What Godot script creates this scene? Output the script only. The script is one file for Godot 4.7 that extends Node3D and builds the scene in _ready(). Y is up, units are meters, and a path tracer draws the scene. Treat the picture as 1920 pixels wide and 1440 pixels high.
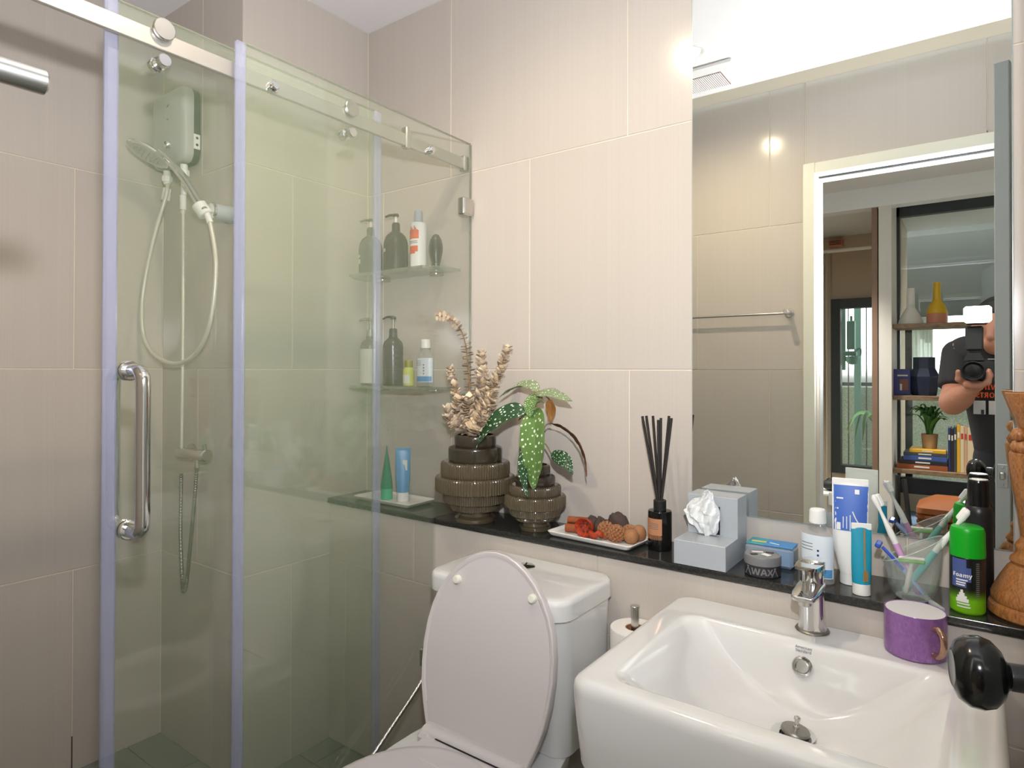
extends Node3D
# A small tiled bathroom seen from its doorway: shower, toilet, basin and a wall mirror that shows the room behind.
# x runs along the mirror wall, y is up, z comes out of that wall.

class MB:
	# collects triangles, then commits them as one mesh with smooth shading below a crease angle
	var p := PackedVector3Array()
	var t := PackedVector2Array()
	func tri(a: Vector3, b: Vector3, c: Vector3, ua := Vector2.ZERO, ub := Vector2.ZERO, uc := Vector2.ZERO):
		if (b - a).cross(c - a).length_squared() < 1e-16: return
		p.append(a); p.append(b); p.append(c)
		t.append(ua); t.append(ub); t.append(uc)
	func quad(a: Vector3, b: Vector3, c: Vector3, d: Vector3, ua := Vector2(0, 0), ub := Vector2(1, 0), uc := Vector2(1, 1), ud := Vector2(0, 1)):
		tri(a, b, c, ua, ub, uc); tri(a, c, d, ua, uc, ud)
	func loft(rings: Array, closed := true, cap0 := true, cap1 := true):
		var m := rings.size()
		var n: int = rings[0].size()
		var last: int = n if closed else n - 1
		for j in m - 1:
			for i in last:
				var k := (i + 1) % n
				var u0 := float(i) / last
				var u1 := float(i + 1) / last
				var v0 := float(j) / (m - 1)
				var v1 := float(j + 1) / (m - 1)
				quad(rings[j][i], rings[j][k], rings[j + 1][k], rings[j + 1][i], Vector2(u0, v0), Vector2(u1, v0), Vector2(u1, v1), Vector2(u0, v1))
		if closed and cap0: fan(rings[0], true)
		if closed and cap1: fan(rings[m - 1], false)
	func fan(r: PackedVector3Array, flip: bool):
		var c := Vector3.ZERO
		for q in r: c += q
		c /= r.size()
		for i in r.size():
			var a := r[i]
			var b := r[(i + 1) % r.size()]
			if flip: tri(c, b, a)
			else: tri(c, a, b)
	func lathe(prof: Array, seg := 32, at := Vector3.ZERO, sx := 1.0, sz := 1.0, ribs := 0, amp := 0.0):
		# prof: [radius, height] pairs, from one end of the axis to the other
		var rings := []
		for q in prof:
			var r := PackedVector3Array()
			for i in seg:
				var a := TAU * i / seg
				var rr: float = q[0] * (1.0 + (amp * cos(a * ribs) if ribs > 0 else 0.0))
				r.append(at + Vector3(rr * cos(a) * sx, q[1], rr * sin(a) * sz))
			rings.append(r)
		loft(rings, true, prof[0][0] > 1e-5, prof[-1][0] > 1e-5)
	func tube(path: Array, rad, seg := 10, caps := true):
		# rad: a number, or one number for each point
		var rings := []
		var up := Vector3.UP
		var n := path.size()
		for i in n:
			var d: Vector3 = (path[mini(i + 1, n - 1)] - path[maxi(i - 1, 0)]).normalized()
			if i == 0 and absf(d.dot(up)) > 0.9: up = Vector3.RIGHT
			var s := d.cross(up).normalized()
			up = s.cross(d).normalized()
			var r: float = rad[i] if rad is Array else rad
			var ring := PackedVector3Array()
			for k in seg:
				var a := TAU * k / seg
				ring.append(path[i] + s * cos(a) * r + up * sin(a) * r)
			rings.append(ring)
		loft(rings, true, caps, caps)
	func box(c: Vector3, s: Vector3, bev := 0.002, bs := Basis.IDENTITY):
		# a box with chamfered edges
		var h := s / 2.0
		bev = minf(bev, minf(h.x, minf(h.y, h.z)) * 0.98)
		var f := func(x, y, z): return c + bs * Vector3(x, y, z)
		var i := h - Vector3.ONE * bev
		for sg in [-1.0, 1.0]:
			quad(f.call(sg * h.x, -i.y, -i.z * sg), f.call(sg * h.x, i.y, -i.z * sg), f.call(sg * h.x, i.y, i.z * sg), f.call(sg * h.x, -i.y, i.z * sg))
			quad(f.call(-i.x * sg, sg * h.y, -i.z), f.call(-i.x * sg, sg * h.y, i.z), f.call(i.x * sg, sg * h.y, i.z), f.call(i.x * sg, sg * h.y, -i.z))
			quad(f.call(-i.x * sg, -i.y, sg * h.z), f.call(i.x * sg, -i.y, sg * h.z), f.call(i.x * sg, i.y, sg * h.z), f.call(-i.x * sg, i.y, sg * h.z))
		for a in [-1.0, 1.0]:
			for b in [-1.0, 1.0]:
				var w: float = a * b
				quad(f.call(a * h.x, b * i.y, -i.z * w), f.call(a * i.x, b * h.y, -i.z * w), f.call(a * i.x, b * h.y, i.z * w), f.call(a * h.x, b * i.y, i.z * w))
				quad(f.call(-i.x * w, a * h.y, b * i.z), f.call(-i.x * w, a * i.y, b * h.z), f.call(i.x * w, a * i.y, b * h.z), f.call(i.x * w, a * h.y, b * i.z))
				quad(f.call(a * i.x, -i.y * w, b * h.z), f.call(a * h.x, -i.y * w, b * i.z), f.call(a * h.x, i.y * w, b * i.z), f.call(a * i.x, i.y * w, b * h.z))
				for d in [-1.0, 1.0]:
					var q := [f.call(a * h.x, b * i.y, d * i.z), f.call(a * i.x, b * h.y, d * i.z), f.call(a * i.x, b * i.y, d * h.z)]
					if a * b * d > 0: tri(q[0], q[1], q[2])
					else: tri(q[0], q[2], q[1])
	func prism(poly: PackedVector2Array, a: float, b: float, xf := Transform3D.IDENTITY):
		# a flat outline, drawn out along z from a to b
		if Geometry2D.is_polygon_clockwise(poly): poly.reverse()
		var ix := Geometry2D.triangulate_polygon(poly)
		for k in range(0, ix.size(), 3):
			var q := [poly[ix[k]], poly[ix[k + 1]], poly[ix[k + 2]]]
			if (q[1] - q[0]).cross(q[2] - q[0]) < 0: q = [q[0], q[2], q[1]]
			tri(xf * Vector3(q[0].x, q[0].y, b), xf * Vector3(q[1].x, q[1].y, b), xf * Vector3(q[2].x, q[2].y, b))
			tri(xf * Vector3(q[0].x, q[0].y, a), xf * Vector3(q[2].x, q[2].y, a), xf * Vector3(q[1].x, q[1].y, a))
		for i in poly.size():
			var m := poly[i]
			var n := poly[(i + 1) % poly.size()]
			quad(xf * Vector3(m.x, m.y, a), xf * Vector3(n.x, n.y, a), xf * Vector3(n.x, n.y, b), xf * Vector3(m.x, m.y, b))
	func move(xf: Transform3D):
		for i in p.size(): p[i] = xf * p[i]
		return self
	func join(o: MB):
		p.append_array(o.p); t.append_array(o.t)
		return self
	func commit(crease := 38.0, solid := true) -> ArrayMesh:
		var n := p.size()
		if solid:
			var vol := 0.0
			var o := p[0] if n else Vector3.ZERO
			for i in range(0, n, 3): vol += (p[i] - o).dot((p[i + 1] - o).cross(p[i + 2] - o))
			if vol > 0.0:
				for i in range(0, n, 3):
					var s := p[i + 1]; p[i + 1] = p[i + 2]; p[i + 2] = s
					var u := t[i + 1]; t[i + 1] = t[i + 2]; t[i + 2] = u
		var fn := PackedVector3Array()
		var near := {}
		var key := []
		key.resize(n)
		for i in range(0, n, 3):
			fn.append((p[i + 2] - p[i]).cross(p[i + 1] - p[i]))
			for k in 3:
				var q := p[i + k]
				var kk := Vector3i(roundi(q.x * 40000.0), roundi(q.y * 40000.0), roundi(q.z * 40000.0))
				key[i + k] = kk
				if near.has(kk): near[kk].append(i / 3)
				else: near[kk] = [i / 3]
		var lim := cos(deg_to_rad(crease))
		var un := PackedVector3Array()
		for f in fn: un.append(f.normalized())
		var nn := PackedVector3Array()
		nn.resize(n)
		for i in n:
			var f := un[i / 3]
			var s := Vector3.ZERO
			for g in near[key[i]]:
				if un[g].dot(f) > lim: s += fn[g]
			nn[i] = s.normalized() if s.length_squared() > 0 else f
		var a := []
		a.resize(Mesh.ARRAY_MAX)
		a[Mesh.ARRAY_VERTEX] = p; a[Mesh.ARRAY_NORMAL] = nn; a[Mesh.ARRAY_TEX_UV] = t
		var m := ArrayMesh.new()
		if n: m.add_surface_from_arrays(Mesh.PRIMITIVE_TRIANGLES, a)
		return m

var M := {}
var rng := RandomNumberGenerator.new()
var used := {}

func numbered(s: String) -> String:
	var n: int = used.get(s, -1) + 1
	used[s] = n
	return s if n == 0 else "%s_%03d" % [s, n]

func tag(o: Node3D, label: String, category: String, group := "", kind := ""):
	if label: o.set_meta("label", label)
	if category: o.set_meta("category", category)
	if group: o.set_meta("group", group)
	if kind: o.set_meta("kind", kind)
	return o

func thing(called: String, label: String, category: String, at := Vector3.ZERO, turn := 0.0, group := "") -> Node3D:
	var o := Node3D.new()
	o.name = numbered(called); o.position = at; o.rotation.y = turn
	add_child(o, true)
	tag(o, label, category, group)
	return o

func part(called: String, b, m: Material, parent: Node = null, crease := 38.0, solid := true) -> MeshInstance3D:
	var o := MeshInstance3D.new()
	o.name = called if parent else numbered(called)
	o.mesh = b.commit(crease, solid) if b is MB else b
	o.material_override = m
	(parent if parent else self).add_child(o, true)
	return o

func struct(called: String, label := "", at := Vector3.ZERO) -> Node3D:
	var o := thing(called, label, "", at)
	o.set_meta("kind", "structure")
	return o

func bx(c: Vector3, s: Vector3, bev := 0.002, bs := Basis.IDENTITY) -> MB:
	var b := MB.new(); b.box(c, s, bev, bs); return b
func lt(prof: Array, seg := 32, at := Vector3.ZERO, sx := 1.0, sz := 1.0, ribs := 0, amp := 0.0) -> MB:
	var b := MB.new(); b.lathe(prof, seg, at, sx, sz, ribs, amp); return b
func tb(path: Array, rad, seg := 10) -> MB:
	var b := MB.new(); b.tube(path, rad, seg); return b
func pz(poly: Array, a: float, b: float, xf := Transform3D.IDENTITY) -> MB:
	var m := MB.new(); m.prism(PackedVector2Array(poly), a, b, xf); return m
func cyl(a: Vector3, c: Vector3, r: float, seg := 20, bev := 0.001) -> MB:
	# a rod from a to c with chamfered ends
	var d := (c - a).normalized() * bev
	var b := MB.new(); b.tube([a, a + d, c - d, c], [r - bev, r, r, r - bev], seg); return b
func smooth(pts: Array, k := 6) -> Array:
	var c := Curve3D.new()
	for i in pts.size():
		var tn: Vector3 = (pts[mini(i + 1, pts.size() - 1)] - pts[maxi(i - 1, 0)]) / 6.0
		c.add_point(pts[i], -tn, tn)
	var out := []
	for i in pts.size() - 1:
		for j in k: out.append(c.sample(i, float(j) / k))
	out.append(pts[-1])
	return out
func rrect(cx: float, cz: float, hw: float, hd: float, r: float, y: float, n := 6) -> PackedVector3Array:
	var o := PackedVector3Array()
	r = minf(r, minf(hw, hd) * 0.999)
	for q in 4:
		var sx: float = [1, -1, -1, 1][q]
		var sz: float = [1, 1, -1, -1][q]
		for i in n + 1:
			var a := PI / 2 * (q + float(i) / n)
			o.append(Vector3(cx + sx * (hw - r) + r * cos(a), y, cz + sz * (hd - r) + r * sin(a)))
	return o
func arc(r: float, y0: float, y1: float, a0: float, a1: float, th := 0.0004, seg := 14, sx := 1.0, sz := 1.0) -> MB:
	# a thin curved label on a round body; angles from +x towards +z
	var rings := []
	for y in [y0, y1]:
		pass
	for i in seg + 1:
		var a := lerpf(a0, a1, float(i) / seg)
		var d := Vector3(cos(a) * sx, 0, sin(a) * sz)
		rings.append(PackedVector3Array([d * r + Vector3(0, y0, 0), d * r + Vector3(0, y1, 0), d * (r + th) + Vector3(0, y1, 0), d * (r + th) + Vector3(0, y0, 0)]))
	var b := MB.new(); b.loft(rings); return b
func words(s: String, cap: float, depth := 0.0006, bold := false, wide := 1.0) -> MB:
	# raised lettering, centred on the origin in the xy plane, facing +z
	var t := TextMesh.new()
	var f := SystemFont.new()
	f.font_names = PackedStringArray(["Droid Sans"])
	if bold: f.font_weight = 700
	t.font = f; t.text = s; t.font_size = 32; t.pixel_size = 0.001; t.depth = 0.001; t.curve_step = 2.0
	var a := t.surface_get_arrays(0)
	var k := cap / 0.0228
	var b := MB.new()
	var ix: PackedInt32Array = a[Mesh.ARRAY_INDEX]
	var v: PackedVector3Array = a[Mesh.ARRAY_VERTEX]
	for i in ix:
		b.p.append(Vector3(v[i].x * k * wide, v[i].y * k, v[i].z / 0.001 * depth)); b.t.append(Vector2.ZERO)
	return b
func bend(b: MB, r: float, yaw: float, y: float, sx := 1.0, sz := 1.0) -> MB:
	# wraps lettering round an upright axis; yaw is the direction it faces, from +x towards +z
	for i in b.p.size():
		var q := b.p[i]
		var a := yaw - q.x / r
		b.p[i] = Vector3((r + q.z) * cos(a) * sx, y + q.y, (r + q.z) * sin(a) * sz)
	return b

func mat(called: String, c: Color, rough := 0.5, metal := 0.0, spec := 0.5) -> StandardMaterial3D:
	var m := StandardMaterial3D.new()
	m.resource_name = called
	m.albedo_color = c; m.roughness = rough; m.metallic = metal; m.metallic_specular = spec
	M[called] = m
	return m
func rgb(r: int, g: int, b: int, a := 1.0) -> Color: return Color(r / 255.0, g / 255.0, b / 255.0, a)
func glassy(called: String, c: Color, rough := 0.03) -> StandardMaterial3D:
	var m := mat(called, c, rough)
	m.transparency = BaseMaterial3D.TRANSPARENCY_ALPHA
	return m
func noise_tex(size: int, freq: float, cols: Array, oct := 4, type := FastNoiseLite.TYPE_SIMPLEX_SMOOTH, sd := 1, h := 0) -> NoiseTexture2D:
	var n := FastNoiseLite.new()
	n.seed = sd; n.frequency = freq; n.fractal_octaves = oct; n.noise_type = type
	var t := NoiseTexture2D.new()
	t.width = size; t.height = h if h else size; t.seamless = true; t.noise = n
	var g := Gradient.new()
	g.offsets = PackedFloat32Array(range(cols.size()).map(func(i): return float(i) / (cols.size() - 1)))
	g.colors = PackedColorArray(cols)
	t.color_ramp = g
	return t
func tri_tex(m: StandardMaterial3D, t: Texture2D, s: Vector3, world := false):
	m.albedo_texture = t; m.uv1_triplanar = true; m.uv1_world_triplanar = world; m.uv1_scale = s

func materials():
	var m: StandardMaterial3D
	for k in 3:
		# porcelain tile: fine upright threads, a slight tone of its own for each of three batches
		m = mat("tile%d" % k, rgb(200 + k * 2, 191 + k * 2, 181 + k * 2), 0.16, 0.0, 0.45)
		m.albedo_texture = M.get("thread_tex", threads())
		M["thread_tex"] = m.albedo_texture
	mat("grout", rgb(226, 214, 196), 0.8)
	mat("plaster", rgb(225, 226, 222), 0.85)
	mat("ceiling", rgb(244, 242, 244), 0.9)
	mat("render_grey", rgb(226, 226, 224), 0.85)
	m = mat("floor_tile", rgb(132, 138, 128), 0.35)
	mat("white_paint", rgb(240, 240, 240), 0.35)
	mat("black_gap", rgb(40, 40, 40), 0.7)
	mat("cream_gloss", rgb(232, 230, 214), 0.4)
	mat("door_grey", rgb(176, 184, 188), 0.45)
	mat("black_gloss", rgb(16, 16, 16), 0.16)
	mat("black_satin", rgb(30, 30, 31), 0.35)
	mat("black_matte", rgb(36, 36, 37), 0.6)
	mat("mirror", rgb(245, 248, 245), 0.0, 1.0)
	mat("mirror_edge", rgb(180, 195, 190), 0.25, 0.3)
	mat("chrome", rgb(222, 222, 222), 0.08, 1.0)
	mat("steel", rgb(205, 203, 198), 0.26, 1.0)
	mat("rail_steel", rgb(198, 195, 190), 0.38, 0.85)
	mat("dull_steel", rgb(150, 147, 140), 0.4, 1.0)
	m = mat("granite", rgb(255, 255, 255), 0.12, 0.0, 0.5)
	tri_tex(m, noise_tex(256, 0.09, [rgb(30, 30, 29), rgb(40, 40, 39), rgb(50, 50, 48), rgb(70, 70, 67)], 4), Vector3.ONE * 6)
	glassy("pane", rgb(165, 186, 148, 0.09), 0.02)
	glassy("glass_edge", rgb(150, 156, 138, 0.5), 0.12)
	glassy("seal", rgb(176, 182, 214, 0.33), 0.2)
	glassy("shelf_glass", rgb(150, 180, 160, 0.22), 0.03)
	glassy("tumbler", rgb(190, 204, 198, 0.13), 0.02)
	glassy("clear_plastic", rgb(225, 232, 236, 0.16), 0.06)
	glassy("window_glass", rgb(120, 150, 140, 0.07), 0.01)
	m = mat("ceramic", rgb(226, 225, 223), 0.1, 0.0, 0.5)
	m.clearcoat_enabled = true; m.clearcoat = 0.5; m.clearcoat_roughness = 0.04
	mat("lid_plastic", rgb(214, 207, 206), 0.3)
	mat("rubber_white", rgb(236, 236, 220), 0.5)
	mat("dark_hole", rgb(20, 20, 20), 0.8)
	mat("paper", rgb(240, 236, 230), 0.95)
	mat("kraft", rgb(165, 118, 86), 0.9)
	mat("white_plastic", rgb(238, 238, 234), 0.3)
	mat("off_white", rgb(226, 224, 214), 0.4)
	mat("grey_plastic", rgb(124, 122, 110), 0.35)
	mat("hose", rgb(222, 218, 204), 0.35, 0.2)
	mat("smoke_bottle", rgb(58, 50, 46), 0.25)
	mat("grey_bottle", rgb(72, 66, 62), 0.28)
	mat("orange", rgb(226, 84, 32), 0.5)
	mat("grey_ink", rgb(120, 118, 116), 0.6)
	mat("dark_ink", rgb(40, 42, 48), 0.6)
	mat("pale_label", rgb(214, 216, 206), 0.5)
	mat("olive_cap", rgb(150, 146, 40), 0.4)
	mat("lime_label", rgb(200, 206, 104), 0.5)
	mat("sky_label", rgb(222, 232, 240), 0.4)
	mat("wave_blue", rgb(86, 152, 204), 0.4)
	mat("green_tube", rgb(34, 142, 108), 0.3)
	mat("mint_cap", rgb(70, 190, 146), 0.35)
	mat("blue_tube", rgb(96, 158, 206), 0.35)
	m = mat("smoked_dark", rgb(58, 51, 40), 0.14, 0.0, 0.6)
	glassy("rim_glass", rgb(214, 226, 222, 0.45), 0.05)
	m = mat("smoked_glass", rgb(86, 76, 58), 0.16, 0.0, 0.6)
	m.clearcoat_enabled = true; m.clearcoat = 0.6; m.clearcoat_roughness = 0.08
	mat("dry_stem", rgb(150, 122, 88), 0.8)
	mat("dry_leaf0", rgb(240, 222, 192), 0.8)
	mat("dry_leaf1", rgb(222, 200, 168), 0.8)
	mat("dry_leaf2", rgb(176, 156, 138), 0.8)
	for q in [["leaf_bright", rgb(96, 130, 66), rgb(122, 152, 90), 3], ["leaf_dark", rgb(40, 76, 44), rgb(64, 100, 70), 4], ["leaf_pale", rgb(132, 148, 108), rgb(152, 166, 130), 5]]:
		m = mat(q[0], Color.WHITE, 0.32)
		m.albedo_texture = spots(q[1], q[2], q[3])
		m.cull_mode = BaseMaterial3D.CULL_DISABLED
	mat("leaf_brown", rgb(118, 78, 52), 0.6)
	mat("leaf_tan", rgb(176, 122, 62), 0.6)
	mat("plant_stem", rgb(150, 132, 92), 0.6)
	mat("plate_white", rgb(236, 232, 226), 0.18)
	m = mat("bark", Color.WHITE, 0.75)
	tri_tex(m, noise_tex(128, 0.06, [rgb(108, 52, 26), rgb(164, 90, 50), rgb(138, 68, 34), rgb(190, 122, 78)], 4), Vector3(14, 14, 14))
	m = mat("red_husk", Color.WHITE, 0.6)
	tri_tex(m, noise_tex(128, 0.05, [rgb(150, 36, 10), rgb(206, 74, 30), rgb(120, 30, 12), rgb(224, 120, 66)], 3, FastNoiseLite.TYPE_SIMPLEX_SMOOTH, 4), Vector3(20, 20, 20))
	m = mat("dark_husk", Color.WHITE, 0.8)
	tri_tex(m, noise_tex(128, 0.1, [rgb(50, 38, 34), rgb(84, 68, 60), rgb(60, 46, 42), rgb(110, 94, 84)], 4, FastNoiseLite.TYPE_SIMPLEX_SMOOTH, 7), Vector3(20, 20, 20))
	m = mat("cone_scale", Color.WHITE, 0.7)
	tri_tex(m, noise_tex(128, 0.08, [rgb(126, 82, 50), rgb(172, 122, 82), rgb(150, 100, 62)], 3), Vector3(16, 16, 16))
	mat("copper_label", rgb(206, 146, 108), 0.3, 0.3)
	mat("reed", rgb(38, 33, 31), 0.75)
	mat("tissue_box", rgb(176, 182, 188), 0.28)
	m = mat("tissue", rgb(246, 245, 243), 0.95)
	m.subsurf_scatter_enabled = true; m.subsurf_scatter_strength = 0.1
	mat("tin_grey", rgb(122, 122, 124), 0.4)
	mat("tin_black", rgb(44, 44, 46), 0.45)
	mat("pack_blue", rgb(40, 138, 206), 0.3)
	mat("pack_teal", rgb(30, 160, 176), 0.3)
	mat("pack_yellow", rgb(222, 202, 96), 0.4)
	glassy("pack_clear", rgb(196, 214, 228, 0.45), 0.12)
	mat("tube_white", rgb(240, 240, 236), 0.35)
	mat("tube_blue", rgb(74, 112, 196), 0.35)
	mat("tube_aqua", rgb(28, 152, 182), 0.35)
	mat("gold", rgb(196, 156, 92), 0.35, 0.6)
	mat("brush_lilac", rgb(212, 160, 206), 0.35)
	mat("brush_teal", rgb(112, 196, 186), 0.35)
	mat("bristle", rgb(240, 240, 238), 0.8)
	mat("razor_blue", rgb(44, 82, 190), 0.35)
	mat("razor_green", rgb(112, 188, 64), 0.35)
	mat("razor_pale", rgb(160, 184, 220), 0.35)
	mat("foam_green", rgb(0, 166, 24), 0.35)
	m = mat("foam_body", Color.WHITE, 0.28)
	m.albedo_texture = can_print()
	mat("foam_blue", rgb(74, 92, 150), 0.3)
	m = mat("olive_wood", Color.WHITE, 0.38)
	tri_tex(m, noise_tex(256, 0.035, [rgb(82, 46, 24), rgb(150, 94, 50), rgb(186, 128, 74), rgb(130, 78, 40), rgb(200, 146, 90)], 3, FastNoiseLite.TYPE_SIMPLEX_SMOOTH, 9), Vector3(16, 5, 16))
	m = mat("purple_gloss", Color.WHITE, 0.2, 0.3)
	tri_tex(m, noise_tex(128, 0.05, [rgb(124, 84, 150), rgb(156, 112, 172), rgb(140, 96, 160), rgb(182, 146, 186)], 4, FastNoiseLite.TYPE_SIMPLEX_SMOOTH, 12), Vector3(10, 5, 10))
	mat("purple_gold", rgb(176, 140, 120), 0.15, 0.8)
	mat("porcelain_in", rgb(226, 222, 224), 0.2)
	mat("skin", rgb(190, 132, 108), 0.5)
	mat("hair", rgb(26, 22, 20), 0.6)
	m = mat("shirt", rgb(48, 48, 52), 0.9)
	mat("trousers", rgb(30, 34, 40), 0.85)
	mat("shirt_orange", rgb(230, 88, 32), 0.7)
	mat("shirt_white", rgb(205, 205, 205), 0.8)
	mat("navy", rgb(38, 44, 110), 0.4)
	mat("photo_brown", rgb(122, 74, 52), 0.5)
	mat("vase_white", rgb(222, 220, 210), 0.35)
	mat("vase_yellow", rgb(214, 170, 30), 0.3)
	mat("vase_pink", rgb(206, 134, 106), 0.4)
	mat("vase_ink", rgb(34, 44, 66), 0.35)
	m = mat("shelf_wood", Color.WHITE, 0.5)
	tri_tex(m, noise_tex(128, 0.03, [rgb(92, 72, 52), rgb(140, 116, 88), rgb(112, 88, 64)], 3, FastNoiseLite.TYPE_SIMPLEX_SMOOTH, 3), Vector3(3, 14, 14))
	mat("terracotta", rgb(170, 140, 104), 0.8)
	mat("plant_green", rgb(62, 112, 52), 0.6)
	mat("plant_green2", rgb(96, 148, 70), 0.6)
	m = mat("rattan", rgb(138, 76, 30), 0.6)
	mat("rattan2", rgb(104, 52, 20), 0.6)
	mat("brown_wall", rgb(196, 176, 152), 0.85)
	mat("brown_wood", rgb(140, 112, 92), 0.5)
	mat("dark_frame", rgb(58, 64, 66), 0.45)
	mat("curtain", rgb(196, 186, 164), 0.9)
	mat("fence_white", rgb(228, 240, 232), 0.6)
	m = mat("fence_speckle", Color.WHITE, 0.8)
	tri_tex(m, noise_tex(128, 0.12, [rgb(110, 130, 112), rgb(200, 208, 190), rgb(150, 166, 146), rgb(210, 214, 200)], 4), Vector3.ONE * 3)
	mat("fixture_teal", rgb(92, 132, 122), 0.5)
	mat("sofa", rgb(44, 54, 66), 0.9)
	mat("rug_blue", rgb(112, 138, 168), 0.95)
	mat("wood_floor", rgb(160, 144, 126), 0.4)
	mat("column", rgb(226, 222, 212), 0.85)
	mat("lintel", rgb(74, 75, 70), 0.85)
	mat("heater_grey", rgb(182, 184, 180), 0.3)
	for q in [["book_yellow", 214, 168, 40], ["book_grey", 64, 70, 74], ["book_blue", 58, 84, 150], ["book_black", 36, 32, 34], ["book_rust", 150, 78, 40], ["book_cream", 214, 196, 160], ["book_navy", 38, 50, 92], ["book_tan", 196, 160, 124], ["book_red", 176, 52, 40]]:
		mat(q[0], rgb(q[1], q[2], q[3]), 0.6)
	for q in [["lamp_glow", rgb(255, 214, 140), 3.0], ["flash_glow", rgb(255, 252, 246), 14.0]]:
		m = mat(q[0], Color.WHITE, 0.5)
		m.emission_enabled = true; m.emission = q[1]; m.emission_energy_multiplier = q[2]

func threads() -> ImageTexture:
	var r := RandomNumberGenerator.new(); r.seed = 5
	var im := Image.create(256, 64, false, Image.FORMAT_RGB8)
	for x in 256:
		var s := r.randf_range(0.982, 1.0)
		for y in 64:
			var k := s - r.randf() * 0.006
			im.set_pixel(x, y, Color(k, k, k))
	return ImageTexture.create_from_image(im)
func spots(c: Color, c2: Color, sd: int) -> ImageTexture:
	# begonia leaf: silver dots, a paler mid-rib (u across, v along)
	var r := RandomNumberGenerator.new(); r.seed = sd
	var im := Image.create(128, 256, false, Image.FORMAT_RGB8)
	for y in 256:
		for x in 128:
			var w := absf(x - 64.0)
			var vein := maxf(0.0, 1.0 - w / 4.0) * 0.8 + (0.25 if fposmod(y - w * 0.8, 34.0) < 2.0 else 0.0)
			im.set_pixel(x, y, c.lerp(c2, clampf(vein + 0.25 * sin(x * 0.09) * sin(y * 0.05), 0, 1)))
	for k in 66:
		var px := 10.0 + (k % 6) * 20.0 + r.randf_range(-7, 7)
		var py := 10.0 + (k / 6) * 22.5 + r.randf_range(-8, 8)
		var rr := r.randf_range(2.8, 6.2)
		for y in range(-9, 10):
			for x in range(-8, 9):
				if Vector2(x * 0.85, y * 1.2).length() < rr * 0.8 and px + x > 0 and px + x < 127 and py + y > 0 and py + y < 255:
					im.set_pixel(int(px + x), int(py + y), rgb(226, 236, 214))
	return ImageTexture.create_from_image(im)
func can_print() -> ImageTexture:
	# shaving foam can: black body that fades to lime at its foot (v up)
	var im := Image.create(8, 256, false, Image.FORMAT_RGB8)
	for y in 256:
		var v := 1.0 - y / 255.0
		var k := clampf((0.572 - v) / 0.036, 0.0, 1.0)
		for x in 8: im.set_pixel(x, 255 - y, rgb(22, 24, 24).lerp(rgb(120, 190, 20), k))
	return ImageTexture.create_from_image(im)

func _ready():
	rng.seed = 11
	# camera: a 25 mm-like lens, level, slightly shifted
	var cam := Camera3D.new()
	cam.name = "camera"
	cam.position = Vector3(0, 1.2006, 1.4857)
	cam.rotation = Vector3(0.00707, 0.630446, 0.00185)
	cam.projection = Camera3D.PROJECTION_FRUSTUM
	cam.near = 0.004; cam.far = 60.0
	cam.size = 1440.0 / 1191.22 * cam.near
	cam.frustum_offset = Vector2(0, -35.8 / 1191.22 * cam.near)
	cam.current = true
	add_child(cam)
	# overcast daylight outside, seen through the windows behind the camera
	var we := WorldEnvironment.new()
	we.name = "world"
	var e := Environment.new()
	var sky := Sky.new()
	var sm := ProceduralSkyMaterial.new()
	sm.sky_top_color = rgb(226, 236, 238); sm.sky_horizon_color = rgb(240, 246, 242)
	sm.ground_bottom_color = rgb(120, 124, 118); sm.ground_horizon_color = rgb(190, 196, 188)
	sm.sky_energy_multiplier = 2.3; sm.ground_energy_multiplier = 1.1
	sky.sky_material = sm
	e.background_mode = Environment.BG_SKY; e.sky = sky
	e.tonemap_mode = Environment.TONE_MAPPER_LINEAR
	e.tonemap_exposure = 1.0
	e.sdfgi_enabled = true; e.ssao_enabled = true; e.ssil_enabled = true
	we.environment = e
	add_child(we)
	# the photographer's flash
	lamp_spot("flash_light", Vector3(0.006, 1.41, 1.470), Vector3(-0.54, 0.54, -0.64), 88.0, 1.0, Color(0.962, 0.97, 0.992), 2.45, 0.02)
	# ceiling downlights: bathroom, then the hall behind the camera
	lamp_spot("bathroom_light", Vector3(-0.84, 2.372, 0.79), Vector3(0, -1, 0), 84.0, 1.0, Color(1.0, 0.92, 0.78), 2.3, 0.03)
	lamp_spot("hall_light", Vector3(-0.85, 2.225, 2.25), Vector3(0, -1, 0), 44.0, 0.6, Color(1.0, 0.97, 0.95), 4.5, 0.03)
	lamp_spot("hall_light", Vector3(0.75, 2.225, 2.2), Vector3(0, -1, 0), 44.0, 0.6, Color(1.0, 0.97, 0.95), 4.5, 0.03)
	materials()
	shell()
	mirror_and_ledge()
	shower()
	shower_fittings()
	shower_shelves()
	ledge_left()
	ledge_right()
	basin()
	toilet()
	ceiling_things()
	hall()
	hall_shelf()
	photographer()

func lamp_spot(called: String, at: Vector3, dir: Vector3, ang: float, soft: float, c: Color, energy: float, size: float):
	var l := SpotLight3D.new()
	l.name = numbered(called)
	l.position = at
	l.basis = Basis.looking_at(dir, Vector3.UP if absf(dir.y) < 0.9 else Vector3.RIGHT)
	l.spot_angle = ang; l.spot_angle_attenuation = soft
	l.light_color = c; l.light_energy = energy; l.light_size = size
	l.spot_range = 12.0; l.spot_attenuation = 2.0; l.shadow_enabled = true
	add_child(l)

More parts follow.
